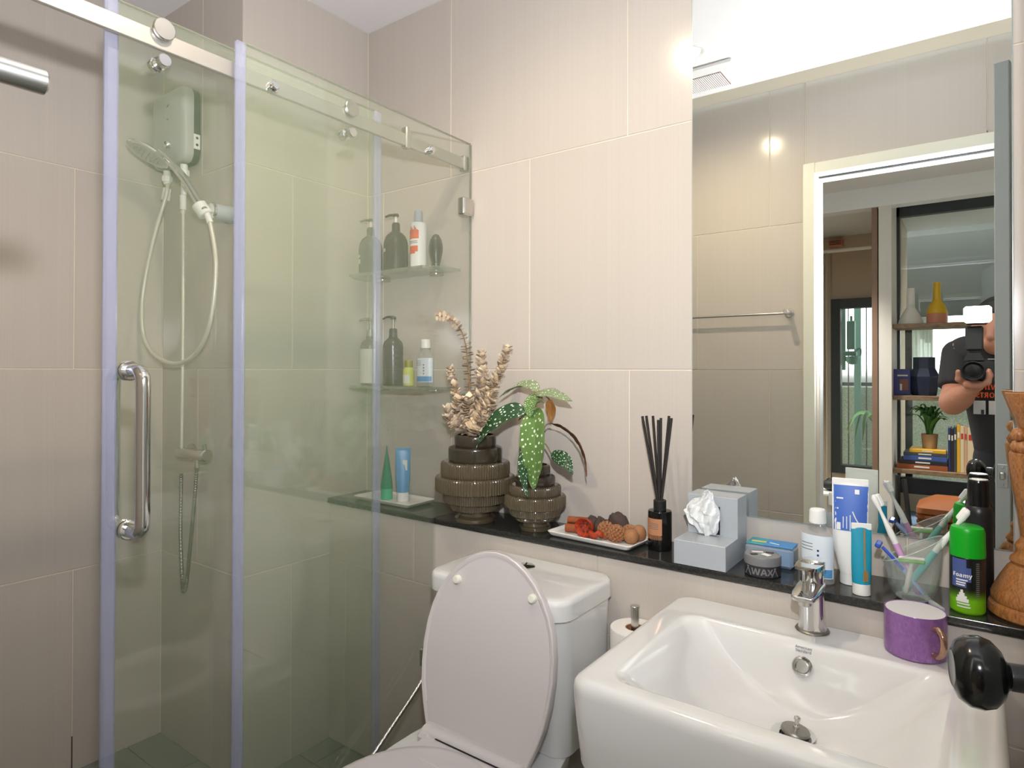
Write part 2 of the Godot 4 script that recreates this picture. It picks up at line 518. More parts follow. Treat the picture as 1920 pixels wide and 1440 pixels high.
var tile_cache := {}
func tile_mesh(w: float, h: float) -> ArrayMesh:
	var key := Vector2i(roundi(w * 5000), roundi(h * 5000))
	if not tile_cache.has(key):
		var b := MB.new()
		var i := 0.0012
		var x := w / 2
		var y := h / 2
		var uv := func(q: Vector3): return Vector2(q.x + 0.31, q.y) * 3.2
		var f := [Vector3(-x + i, -y + i, 0), Vector3(x - i, -y + i, 0), Vector3(x - i, y - i, 0), Vector3(-x + i, y - i, 0)]
		var o := [Vector3(-x, -y, -i), Vector3(x, -y, -i), Vector3(x, y, -i), Vector3(-x, y, -i)]
		b.quad(f[0], f[1], f[2], f[3], uv.call(f[0]), uv.call(f[1]), uv.call(f[2]), uv.call(f[3]))
		for k in 4:
			var n := (k + 1) % 4
			b.quad(o[k], o[n], f[n], f[k])
			b.quad(o[k] - Vector3(0, 0, 0.006), o[n] - Vector3(0, 0, 0.006), o[n], o[k])
		b.quad(o[3] - Vector3(0, 0, 0.006), o[2] - Vector3(0, 0, 0.006), o[1] - Vector3(0, 0, 0.006), o[0] - Vector3(0, 0, 0.006))
		tile_cache[key] = b.commit(20.0)
	return tile_cache[key]

const PITCH := 0.603
func tiles(parent: Node3D, origin: Vector3, ud: Vector3, n: Vector3, u0: float, u1: float, v0: float, v1: float, rows: Array, ms := "tile"):
	# 60 cm porcelain tiles in running bond; u runs along the wall, v up
	var g := 0.0013
	for r in rows:
		var a := maxf(r[0], v0)
		var b := minf(r[1], v1)
		if b - a < 0.004: continue
		var k := floori((u0 - r[2]) / PITCH)
		while r[2] + k * PITCH < u1:
			var l := maxf(r[2] + k * PITCH, u0)
			var h := minf(r[2] + (k + 1) * PITCH, u1)
			k += 1
			if h - l < 0.006: continue
			var o := part("tile", tile_mesh(h - l - 2 * g, b - a - 2 * g), M[ms + (str(rng.randi() % 3) if ms == "tile" else "")], parent)
			o.transform = Transform3D(Basis(ud, Vector3.UP if absf(n.y) < 0.5 else n.cross(ud), n), origin + ud * (l + h) / 2 + (Vector3.UP if absf(n.y) < 0.5 else n.cross(ud)) * (a + b) / 2 - parent.position)

func rows4(j0: float, j1: float, j2: float, j3: float) -> Array:
	return [[0.0, 0.6, j0], [0.6, 1.2, j1], [1.2, 1.8, j2], [1.8, 2.4, j3]]

func backing(parent: Node3D, c: Vector3, s: Vector3, m := "grout", called := "backing"):
	part(called, bx(c, s, 0.0005), M[m], parent)

func shell():
	var o: Node3D
	var dz := 1.36   # face of the doorway wall
	o = struct("wall_back", "beige tiled wall that carries the mirror and the glass shelves")
	backing(o, Vector3(-0.7, 1.58, -0.06), Vector3(2.3, 1.7, 0.117))
	tiles(o, Vector3.ZERO, Vector3.RIGHT, Vector3.BACK, -1.706, 0.32, 0.73, 2.38, rows4(-1.02, -0.714, -1.023, -0.719))
	o = struct("wall_back_lower", "boxed-out lower tiled wall under the black ledge")
	backing(o, Vector3(-0.7, 0.38, 0.075), Vector3(2.3, 0.76, 0.16))
	tiles(o, Vector3(0, 0, 0.158), Vector3.RIGHT, Vector3.BACK, -1.706, 0.32, 0.0, 0.765, [[0.0, 0.584, -1.02], [0.584, 1.2, -0.719]])
	o = struct("wall_left_inner", "tiled return wall beside the glass shelves")
	backing(o, Vector3(-1.766, 1.2, 0.175), Vector3(0.117, 2.42, 0.58))
	tiles(o, Vector3(-1.706, 0, 0), Vector3.FORWARD, Vector3.RIGHT, -0.468, 0.0, 0.0, 2.38, rows4(-0.3, -0.5, -0.3, -0.5))
	o = struct("wall_left_recess", "tiled wall of the shower recess that carries the water heater")
	backing(o, Vector3(-1.99, 1.2, 0.408), Vector3(0.56, 2.42, 0.117))
	tiles(o, Vector3(0, 0, 0.468), Vector3.RIGHT, Vector3.BACK, -2.177, -1.706, 0.0, 2.38, rows4(-1.64, -1.948, -1.64, -1.929))
	o = struct("wall_left", "far left tiled wall of the shower")
	backing(o, Vector3(-2.237, 1.2, 0.9), Vector3(0.117, 2.42, 1.2))
	tiles(o, Vector3(-2.177, 0, 0), Vector3.FORWARD, Vector3.RIGHT, -dz, -0.468, 0.0, 2.38, rows4(-0.722, -1.025, -0.724, -1.025))
	part("stained_joint", bx(Vector3(-2.1775, 0.05, 0.7225), Vector3(0.002, 0.11, 0.003), 0.0005), M["dark_husk"], o)
	o = struct("wall_right", "tiled right wall behind the open door")
	backing(o, Vector3(0.38, 1.2, 0.7), Vector3(0.117, 2.42, 1.4))
	tiles(o, Vector3(0.32, 0, 0), Vector3.BACK, Vector3.LEFT, 0.0, dz, 0.0, 2.38, rows4(0.3, 0.0, 0.3, 0.0))
	# the doorway wall, seen in the mirror
	o = struct("wall_front", "tiled wall with the doorway, seen in the mirror")
	backing(o, Vector3(-1.38, 1.235, dz + 0.056), Vector3(1.71, 2.49, 0.108))
	backing(o, Vector3(0.355, 1.235, dz + 0.056), Vector3(0.17, 2.49, 0.108))
	backing(o, Vector3(-0.13, 2.27, dz + 0.056), Vector3(0.80, 0.42, 0.108))
	var fr := [[0.0, 0.6, 0.108], [0.6, 1.2, 0.108], [1.2, 1.812, 0.42], [1.812, 2.4, 0.105]]
	tiles(o, Vector3(0, 0, dz), Vector3.LEFT, Vector3.FORWARD, 0.573, 2.177, 0.0, 2.395, fr)
	tiles(o, Vector3(0, 0, dz), Vector3.LEFT, Vector3.FORWARD, -0.265, 0.573, 2.047, 2.395, [[1.812, 2.4, -0.036]])
	tiles(o, Vector3(0, 0, dz), Vector3.LEFT, Vector3.FORWARD, -0.32, -0.27, 0.0, 2.395, fr)
	# floor
	o = struct("floor", "grey-green tiled bathroom floor")
	backing(o, Vector3(-0.93, -0.05, 0.74), Vector3(2.62, 0.09, 1.6))
	for i in 9:
		for j in 5:
			var q := part("tile", tile_mesh(0.297, 0.297), M["floor_tile"], o)
			q.transform = Transform3D(Basis(Vector3.RIGHT, Vector3.FORWARD, Vector3.UP), Vector3(-2.08 + i * 0.3, 0.0, 0.12 + j * 0.3))
	# ceiling: a dropped panel that stops short of the doorway wall
	o = struct("ceiling", "white bathroom ceiling")
	part("panel", bx(Vector3(-0.93, 2.409, 0.55), Vector3(2.62, 0.08, 1.28), 0.001), M["ceiling"], o)
	part("cove", bx(Vector3(-0.93, 2.52, 1.3), Vector3(2.62, 0.1, 0.26), 0.001), M["plaster"], o)
	# door frame
	o = struct("trim_1", "white painted door frame")
	var w: StandardMaterial3D = M["cream_gloss"]
	part("architrave", bx(Vector3(-0.5525, 1.025, dz - 0.006), Vector3(0.046, 2.05, 0.014), 0.003), w, o)
	part("architrave", bx(Vector3(-0.14, 2.026, dz - 0.006), Vector3(0.78, 0.046, 0.014), 0.003), w, o)
	w = M["white_paint"]
	part("jamb", bx(Vector3(-0.546, 1.01, dz + 0.055), Vector3(0.034, 2.02, 0.122), 0.002), w, o)
	part("jamb", bx(Vector3(0.25, 1.01, dz + 0.055), Vector3(0.034, 2.02, 0.122), 0.002), w, o)
	part("head", bx(Vector3(-0.148, 2.021, dz + 0.055), Vector3(0.83, 0.034, 0.122), 0.002), w, o)
	part("stop", bx(Vector3(-0.526, 1.0, dz + 0.08), Vector3(0.012, 2.0, 0.055), 0.002), w, o)
	part("stop", bx(Vector3(-0.148, 1.999, dz + 0.08), Vector3(0.76, 0.012, 0.055), 0.002), w, o)
	part("seal_strip", bx(Vector3(-0.5285, 1.0, dz + 0.047), Vector3(0.004, 2.0, 0.008), 0.001), M["black_gap"], o)
	part("seal_strip", bx(Vector3(-0.148, 2.0, dz + 0.047), Vector3(0.76, 0.004, 0.008), 0.001), M["black_gap"], o)
	part("strike_plate", bx(Vector3(-0.5283, 0.93, dz + 0.02), Vector3(0.003, 0.07, 0.024), 0.001), M["steel"], o)
	# the open door: hinged at the right jamb, its free edge towards the mirror
	o = struct("door_1", "grey bathroom door standing open at the right edge, with a black knob", Vector3(0.2325, 0, dz + 0.012))
	var turn := atan2(0.158, 0.704)
	o.rotation.y = turn
	# local: the leaf runs along -z from the hinge, its left face at x = -0.032
	var L := 0.722
	part("leaf", bx(Vector3(-0.017, 1.018, -L / 2), Vector3(0.034, 2.026, L), 0.002), M["door_grey"], o)
	var lp := part("latch_plate", bx(Vector3(-0.017, 0.918, -L - 0.0005), Vector3(0.024, 0.062, 0.003), 0.001), M["steel"], o)
	part("latch_bolt", bx(Vector3(-0.017, 0.918, -L - 0.005), Vector3(0.012, 0.02, 0.01), 0.003), M["steel"], lp)
	for y in [0.941, 0.895]: part("screw", lt([[0, 0.0], [0.004, 0.0], [0.003, 0.0015], [0, 0.0018]], 12).move(Transform3D(Basis(Vector3.RIGHT, -PI / 2), Vector3(-0.017, y, -L - 0.002))), M["chrome"], lp)
	for s in [-1.0, 1.0]:
		var kx := Transform3D(Basis(Vector3.BACK, PI / 2 * -s * -1.0), Vector3(-0.034 if s < 0 else 0.0, 0.918, -L + 0.06))
		# lathe axis runs out of the face
		kx.basis = Basis(Vector3(0, 1, 0), Vector3(s, 0, 0), Vector3(0, 0, -s))
		part("rose", lt([[0, 0], [0.032, 0], [0.033, 0.004], [0.028, 0.010], [0.019, 0.013], [0, 0.013]], 40).move(kx), M["black_satin"], o)
		var kn := part("knob", lt([[0.0125, 0.012], [0.0115, 0.018], [0.0112, 0.030], [0.014, 0.034], [0.022, 0.037], [0.0295, 0.044], [0.0325, 0.053], [0.0315, 0.063], [0.026, 0.071], [0.016, 0.0755], [0.0125, 0.0745], [0.0, 0.074]], 48).move(kx), M["black_gloss"], o)
		part("neck_band", lt([[0.0121, 0.0185], [0.0124, 0.019], [0.0122, 0.030], [0.0118, 0.031]], 32).move(kx), M["black_satin"], kn)
	for y in [0.25, 1.78]:
		part("hinge", cyl(Vector3(0.004, y - 0.05, 0.002), Vector3(0.004, y + 0.05, 0.002), 0.006, 12), M["steel"], o)
	part("coat_hook", tb(smooth([Vector3(0.0, 1.90, -0.56), Vector3(0.02, 1.895, -0.56), Vector3(0.028, 1.91, -0.56), Vector3(0.027, 1.93, -0.56)]), 0.004), M["dull_steel"], o)

func mirror_and_ledge():
	var o := thing("wall_mirror", "large frameless wall mirror above the black ledge, reflecting the doorway", "mirror", Vector3(-0.246, 1.65, 0))
	part("glass_back", bx(Vector3(0, 0, 0.0022), Vector3(0.606, 1.564, 0.0036), 0.001), M["mirror_edge"], o)
	var f := MB.new()
	f.box(Vector3(0, 0, 0.0044), Vector3(0.602, 1.56, 0.0009), 0.0003)
	part("mirror_face", f, M["mirror"], o)
	o = thing("granite_ledge", "long polished black granite ledge running along the tiled wall", "ledge")
	for s in [[-1.704, -1.232], [-1.2295, 0.318]]:
		var b := MB.new()
		var rings := []
		for x in [s[0], s[1]]:
			rings.append(PackedVector3Array([Vector3(x, 0.765, 0.001), Vector3(x, 0.765, 0.164), Vector3(x, 0.767, 0.1665), Vector3(x, 0.7705, 0.1675), Vector3(x, 0.778, 0.1675), Vector3(x, 0.781, 0.1662), Vector3(x, 0.782, 0.164), Vector3(x, 0.782, 0.001)]))
		b.loft(rings)
		part("slab", b, M["granite"], o)

func shower():
	var o := thing("fixed_glass_panel", "clear fixed glass shower panel standing against the mirror wall", "shower panel")
	var gx := -1.24
	part("pane", bx(Vector3(gx, 0.957, 0.374), Vector3(0.008, 1.854, 0.74), 0.001), M["pane"], o)
	part("edge_seal", bx(Vector3(gx, 0.957, 0.752), Vector3(0.013, 1.856, 0.024), 0.004), M["seal"], o)
	part("edge_line", bx(Vector3(gx, 1.8845, 0.374), Vector3(0.008, 0.003, 0.74), 0.0008), M["glass_edge"], o)
	part("edge_line", bx(Vector3(gx, 0.957, 0.0035), Vector3(0.008, 1.85, 0.003), 0.0008), M["glass_edge"], o)
	for z in [0.675, 0.178]:
		var bolt := part("rail_bolt", cyl(Vector3(-1.262, 1.818, z), Vector3(-1.228, 1.818, z), 0.0095, 24, 0.0025), M["chrome"], o)
		part("washer", cyl(Vector3(-1.247, 1.818, z), Vector3(-1.234, 1.818, z), 0.0125, 24, 0.001), M["chrome"], bolt)
	var cl := part("wall_clamp", bx(Vector3(gx, 1.689, 0.026), Vector3(0.026, 0.052, 0.046), 0.004), M["steel"], o)
	part("clamp_plate", bx(Vector3(gx + 0.014, 1.689, 0.026), Vector3(0.003, 0.046, 0.04), 0.001), M["steel"], cl)
	part("wall_clamp", bx(Vector3(gx, 0.40, 0.183), Vector3(0.026, 0.052, 0.046), 0.004), M["steel"], o)

	o = thing("shower_rail", "flat brushed steel rail carrying the sliding shower door", "rail")
	part("bar", bx(Vector3(-1.2575, 1.8265, 0.681), Vector3(0.009, 0.034, 1.354), 0.0015), M["rail_steel"], o)
	part("wall_socket", bx(Vector3(-1.2575, 1.8265, 0.012), Vector3(0.022, 0.046, 0.022), 0.003), M["steel"], o)
	part("wall_socket", bx(Vector3(-1.2575, 1.8265, 1.348), Vector3(0.022, 0.046, 0.022), 0.003), M["steel"], o)
	part("door_stop", bx(Vector3(-1.2575, 1.833, 0.256), Vector3(0.022, 0.058, 0.018), 0.003), M["steel"], o)

	o = thing("sliding_shower_door", "clear sliding glass shower door with a steel D handle", "shower door")
	var dx := -1.279
	part("pane", bx(Vector3(dx, 0.945, 0.662), Vector3(0.008, 1.872, 0.618), 0.001), M["pane"], o)
	part("edge_seal", bx(Vector3(dx, 0.945, 0.982), Vector3(0.014, 1.874, 0.024), 0.004), M["seal"], o)
	part("edge_seal", bx(Vector3(dx, 0.945, 0.341), Vector3(0.014, 1.874, 0.024), 0.004), M["seal"], o)
	part("edge_line", bx(Vector3(dx, 1.8815, 0.662), Vector3(0.008, 0.003, 0.618), 0.0008), M["glass_edge"], o)
	for z in [0.903, 0.452]:
		var r := part("roller", cyl(Vector3(-1.276, 1.847, z), Vector3(-1.244, 1.847, z), 0.011, 24, 0.001), M["chrome"], o)
		part("cap", cyl(Vector3(-1.2515, 1.847, z), Vector3(-1.243, 1.847, z), 0.0205, 40, 0.0015), M["steel"], r)
		var g := part("guide_knob", lt([[0, 0], [0.012, 0], [0.0125, 0.008], [0.0075, 0.011], [0.0075, 0.017], [0.0125, 0.020], [0.0125, 0.031], [0.011, 0.033], [0, 0.033]], 28).move(Transform3D(Basis(Vector3(0, 1, 0), Vector3(1, 0, 0), Vector3(0, 0, -1)), Vector3(-1.274, 1.787, z))), M["chrome"], o)
		part("washer", cyl(Vector3(-1.285, 1.787, z), Vector3(-1.273, 1.787, z), 0.014, 24), M["chrome"], g)
	for s in [1.0, -1.0]:
		var x0: float = dx + s * 0.005
		var x1: float = dx + s * 0.062
		var h := part("handle", tb(smooth([Vector3(x0, 1.197, 0.950), Vector3(x1 - s * 0.022, 1.197, 0.950), Vector3(x1 - s * 0.006, 1.188, 0.950), Vector3(x1, 1.168, 0.950), Vector3(x1, 1.05, 0.950), Vector3(x1, 0.93, 0.950), Vector3(x1 - s * 0.006, 0.910, 0.950), Vector3(x1 - s * 0.022, 0.901, 0.950), Vector3(x0, 0.901, 0.950)], 5), 0.0125, 24), M["chrome"], o)
		for y in [1.197, 0.901]:
			part("rosette", cyl(Vector3(x0 - s * 0.001, y, 0.950), Vector3(x0 + s * 0.006, y, 0.950), 0.0185, 32, 0.002), M["chrome"], h)

	o = thing("towel_bar", "round steel towel bar on the doorway wall, its end cut off by the left edge", "towel bar", Vector3(-0.63, 1.44, 1.295))
	part("bar", cyl(Vector3(-0.62, -0.004, 0.03), Vector3(0.0, -0.004, 0.03), 0.0052, 24, 0.0005), M["steel"], o)
	for x in [-0.62, 0.0]:
		var p := part("post", cyl(Vector3(x, 0, -0.008), Vector3(x, 0, 0.066), 0.0102, 28, 0.0015), M["steel"], o)
		part("base", cyl(Vector3(x, 0, 0.058), Vector3(x, 0, 0.0655), 0.018, 28), M["steel"], p)

func shower_fittings():
	var o := thing("water_heater", "slim pale grey instant water heater with a dark back, on the recess wall", "water heater", Vector3(-2.035, 1.951, 0.469))
	# local: x -0.105..0.105, y -0.125..0.125, z out of the wall
	var hw := 0.102
	var hh := 0.116
	var prof := func(grow: float, z: float, r: float):
		var q := rrect(0, 0, hw + grow, hh + grow, r, 0)
		var out := PackedVector3Array()
		for v in q: out.append(Vector3(v.x, v.z, z))
		return out
	var b := MB.new()
	b.loft([prof.call(-0.006, 0.0, 0.03), prof.call(-0.001, 0.003, 0.03), prof.call(-0.001, 0.023, 0.03)])
	part("back_housing", b, M["dark_ink"], o)
	b = MB.new()
	b.loft([prof.call(-0.001, 0.023, 0.03), prof.call(0.0, 0.025, 0.03), prof.call(0.0, 0.044, 0.03), prof.call(-0.004, 0.052, 0.03), prof.call(-0.016, 0.058, 0.028), prof.call(-0.05, 0.0625, 0.026), prof.call(-0.09, 0.064, 0.006)])
	part("front_cover", b, M["heater_grey"], o)
	var k := part("dial", lt([[0.014, 0], [0.014, 0.006], [0.011, 0.012], [0, 0.013]], 28).move(Transform3D(Basis(Vector3(1, 0, 0), Vector3(0, 0, 1), Vector3(0, -1, 0)), Vector3(0.028, -0.062, 0.062))), M["chrome"], o)
	part("pointer", bx(Vector3(0.028, -0.057, 0.0755), Vector3(0.002, 0.01, 0.002), 0.0005), M["dark_ink"], k)
	for y in [0.062, 0.02]:
		part("mark", bx(Vector3(0.02, y, 0.0635), Vector3(0.012, 0.0035, 0.001), 0.0004, Basis(Vector3.BACK, 0.5 if y > 0.05 else 0.0)), M["grey_ink"], o)
	var sw := part("switch_plate", bx(Vector3(0.1015, -0.052, 0.014), Vector3(0.003, 0.046, 0.02), 0.001), M["white_plastic"], o)
	for y in [-0.041, -0.062]: part("screw", cyl(Vector3(0.1025, y, 0.014), Vector3(0.1042, y, 0.014), 0.0042, 14, 0.0006), M["dark_ink"], sw)
	for x in [-0.045, 0.062]:
		var f := part("pipe_fitting", cyl(Vector3(x, -0.165, 0.033), Vector3(x, -0.12, 0.033), 0.011, 18), M["white_plastic"], o)
		part("nut", lt([[0.0, 0], [0.014, 0], [0.016, 0.003], [0.016, 0.016], [0.014, 0.019], [0, 0.019]], 8, Vector3(x, -0.156, 0.033)), M["white_plastic"], f)
	var v := part("stop_valve", cyl(Vector3(0.062, -0.215, 0.033), Vector3(0.062, -0.163, 0.033), 0.0085, 18), M["white_plastic"], o)
	part("lever", cyl(Vector3(0.064, -0.185, 0.033), Vector3(0.09, -0.19, 0.045), 0.009, 16, 0.003), M["white_plastic"], v)

	o = thing("supply_hose", "straight ribbed hose dropping from the water heater to the shower valve", "hose")
	var pts := []
	var rad := []
	for i in 171:
		pts.append(Vector3(-1.972 + 0.004 * sin(i * 0.02), 1.722 - i * 0.0046, 0.505))
		rad.append(0.0072 if i < 10 else (0.0056 if i % 2 else 0.0047))
	part("tube", tb(pts, rad, 10), M["hose"], o)
	part("collar", cyl(Vector3(-1.972, 1.69, 0.505), Vector3(-1.972, 1.735, 0.505), 0.0095, 16), M["white_plastic"], o)

	o = thing("shower_valve", "grey chrome bidet valve low on the shower recess wall", "valve")
	part("body", cyl(Vector3(-1.985, 0.942, 0.505), Vector3(-1.85, 0.944, 0.505), 0.0155, 24, 0.002), M["steel"], o)
	part("wall_flange", cyl(Vector3(-1.972, 0.942, 0.469), Vector3(-1.972, 0.942, 0.478), 0.026, 28), M["steel"], o)
	part("inlet", cyl(Vector3(-1.972, 0.942, 0.476), Vector3(-1.972, 0.942, 0.505), 0.012, 20), M["steel"], o)
	var hd := part("handle", cyl(Vector3(-1.858, 0.944, 0.505), Vector3(-1.822, 0.945, 0.505), 0.0185, 24, 0.003), M["steel"], o)
	part("lever", cyl(Vector3(-1.834, 0.957, 0.505), Vector3(-1.834, 0.978, 0.508), 0.006, 12), M["steel"], hd)
	part("outlet", cyl(Vector3(-1.876, 0.905, 0.508), Vector3(-1.876, 0.935, 0.506), 0.009, 16), M["chrome"], o)

	o = thing("bidet_spray_hose", "ribbed chrome hose looping down from the valve on the recess wall", "hose")
	pts = smooth([Vector3(-1.876, 0.908, 0.508), Vector3(-1.882, 0.84, 0.509), Vector3(-1.892, 0.74, 0.512), Vector3(-1.905, 0.63, 0.515), Vector3(-1.922, 0.548, 0.515), Vector3(-1.942, 0.53, 0.513), Vector3(-1.960, 0.57, 0.508), Vector3(-1.982, 0.68, 0.502), Vector3(-1.99, 0.78, 0.498), Vector3(-1.99, 0.875, 0.497)], 22)
	rad = []
	for i in pts.size(): rad.append(0.0062 if i % 2 else 0.0048)
	part("tube", tb(pts, rad, 10), M["dull_steel"], o)

	o = thing("hand_shower", "chrome hand shower with a round head, hooked on the wall holder", "shower head")
	# head disc faces down and into the room; the handle slopes to the holder
	var hp := Vector3(-1.785, 1.668, 0.548)
	var hc := Vector3(-2.007, 1.850, 0.592)
	var face := Vector3(-0.13, -0.87, 0.43).normalized()
	var dir := Vector3(-0.68, 0.55, 0.50)
	dir = (dir - face * dir.dot(face)).normalized()
	var tip := hc - dir * 0.05 - face * 0.008
	part("handle", tb(smooth([hp + (hp - tip).normalized() * 0.03, hp, hp.lerp(tip, 0.5) - face * 0.008, tip, hc - dir * 0.02 - face * 0.014], 4), [0.0105, 0.011, 0.0115, 0.012, 0.0122, 0.0122, 0.0122, 0.012, 0.012, 0.0115, 0.011, 0.011, 0.0112, 0.0115, 0.012, 0.012, 0.010], 20), M["chrome"], o)
	var hb := Basis(dir, -face, dir.cross(-face))
	var head := part("head", lt([[0, 0.016], [0.02, 0.016], [0.046, 0.008], [0.061, 0.0], [0.062, -0.006], [0.058, -0.009], [0, -0.009]], 44).move(Transform3D(hb, hc)), M["chrome"], o)
	part("face_plate", lt([[0, -0.0092], [0.052, -0.0092], [0.051, -0.011], [0, -0.0115]], 40).move(Transform3D(hb, hc)), M["clear_plastic"], head)
	var nz := MB.new()
	for r in [0.012, 0.024, 0.036]:
		for k2 in int(r * 480):
			var a := TAU * k2 / int(r * 480)
			nz.lathe([[0.0018, -0.0105], [0.0014, -0.0132], [0, -0.0134]], 6, Vector3(r * cos(a), 0, r * sin(a)))
	tag(part("nozzle", nz.move(Transform3D(hb, hc)), M["grey_plastic"], head), "", "", "", "stuff")

	o = thing("shower_holder", "white and chrome wall holder that grips the hand shower", "holder", Vector3(-1.777, 1.652, 0.469))
	part("mount", lt([[0, 0], [0.026, 0], [0.026, 0.01], [0.0235, 0.016], [0.0225, 0.058], [0, 0.06]], 32).move(Transform3D(Basis(Vector3(1, 0, 0), Vector3(0, 0, 1), Vector3(0, -1, 0)), Vector3(0.014, 0, 0))), M["tissue_box"], o)
	part("grip", cyl(Vector3(0.006, -0.014, 0.070), Vector3(-0.012, 0.018, 0.084), 0.0205, 28, 0.003), M["white_plastic"], o)
	part("ring", cyl(Vector3(0.014, 0.0, 0.052), Vector3(0.014, 0.0, 0.063), 0.0245, 28, 0.003), M["chrome"], o)

	o = thing("shower_hose", "pale plastic shower hose hanging in a long loop inside the recess", "hose")
	pts = smooth([Vector3(-2.075, 1.79, 0.502), Vector3(-2.062, 1.74, 0.515), Vector3(-2.10, 1.625, 0.53), Vector3(-2.135, 1.50, 0.54), Vector3(-2.143, 1.40, 0.548), Vector3(-2.125, 1.305, 0.55), Vector3(-2.05, 1.243, 0.55), Vector3(-1.927, 1.216, 0.545), Vector3(-1.815, 1.25, 0.54), Vector3(-1.752, 1.34, 0.535), Vector3(-1.735, 1.49, 0.53), Vector3(-1.752, 1.60, 0.535), Vector3(-1.768, 1.650, 0.543)], 10)
	part("tube", tb(pts, 0.0062, 12), M["hose"], o)
	part("nut", cyl(Vector3(-2.078, 1.775, 0.502), Vector3(-2.083, 1.735, 0.506), 0.0135, 10, 0.002), M["white_plastic"], o)
	part("nut", cyl(Vector3(-1.7555, 1.615, 0.536), Vector3(-1.770, 1.655, 0.543), 0.009, 12), M["white_plastic"], o)

func bottle(called: String, label: String, at: Vector3, body: Array, m: Material, cat := "bottle", group := "") -> Node3D:
	var o := thing(called, label, cat, at, 0, group)
	part("body", lt(body, 32), m, o)
	return o
func pump(o: Node3D, y: float, yaw: float, m: Material, neck: Material, s := 1.0):
	# a lotion pump: collar, stem and beak
	part("collar", lt([[0, y - 0.004], [0.0125, y - 0.004], [0.013, y], [0.013, y + 0.014], [0.0105, y + 0.02], [0, y + 0.02]], 24), m, o)
	part("stem", cyl(Vector3(0, y + 0.018, 0), Vector3(0, y + 0.042 * s, 0), 0.0042, 12, 0.0005), neck, o)
	var d := Vector3(cos(yaw), 0, sin(yaw))
	var h := part("pump_head", lt([[0, 0], [0.0085, 0], [0.010, 0.004], [0.008, 0.009], [0, 0.0095]], 20, Vector3(0, y + 0.040 * s, 0)), m, o)
	part("spout", tb(smooth([Vector3(0, y + 0.045 * s, 0), Vector3(0, y + 0.046 * s, 0) + d * 0.02, Vector3(0, y + 0.041 * s, 0) + d * 0.036]), [0.005, 0.005, 0.0047, 0.0045, 0.0043, 0.004, 0.004, 0.0038, 0.0036, 0.0035, 0.0034, 0.0034, 0.0032], 10), m, h)

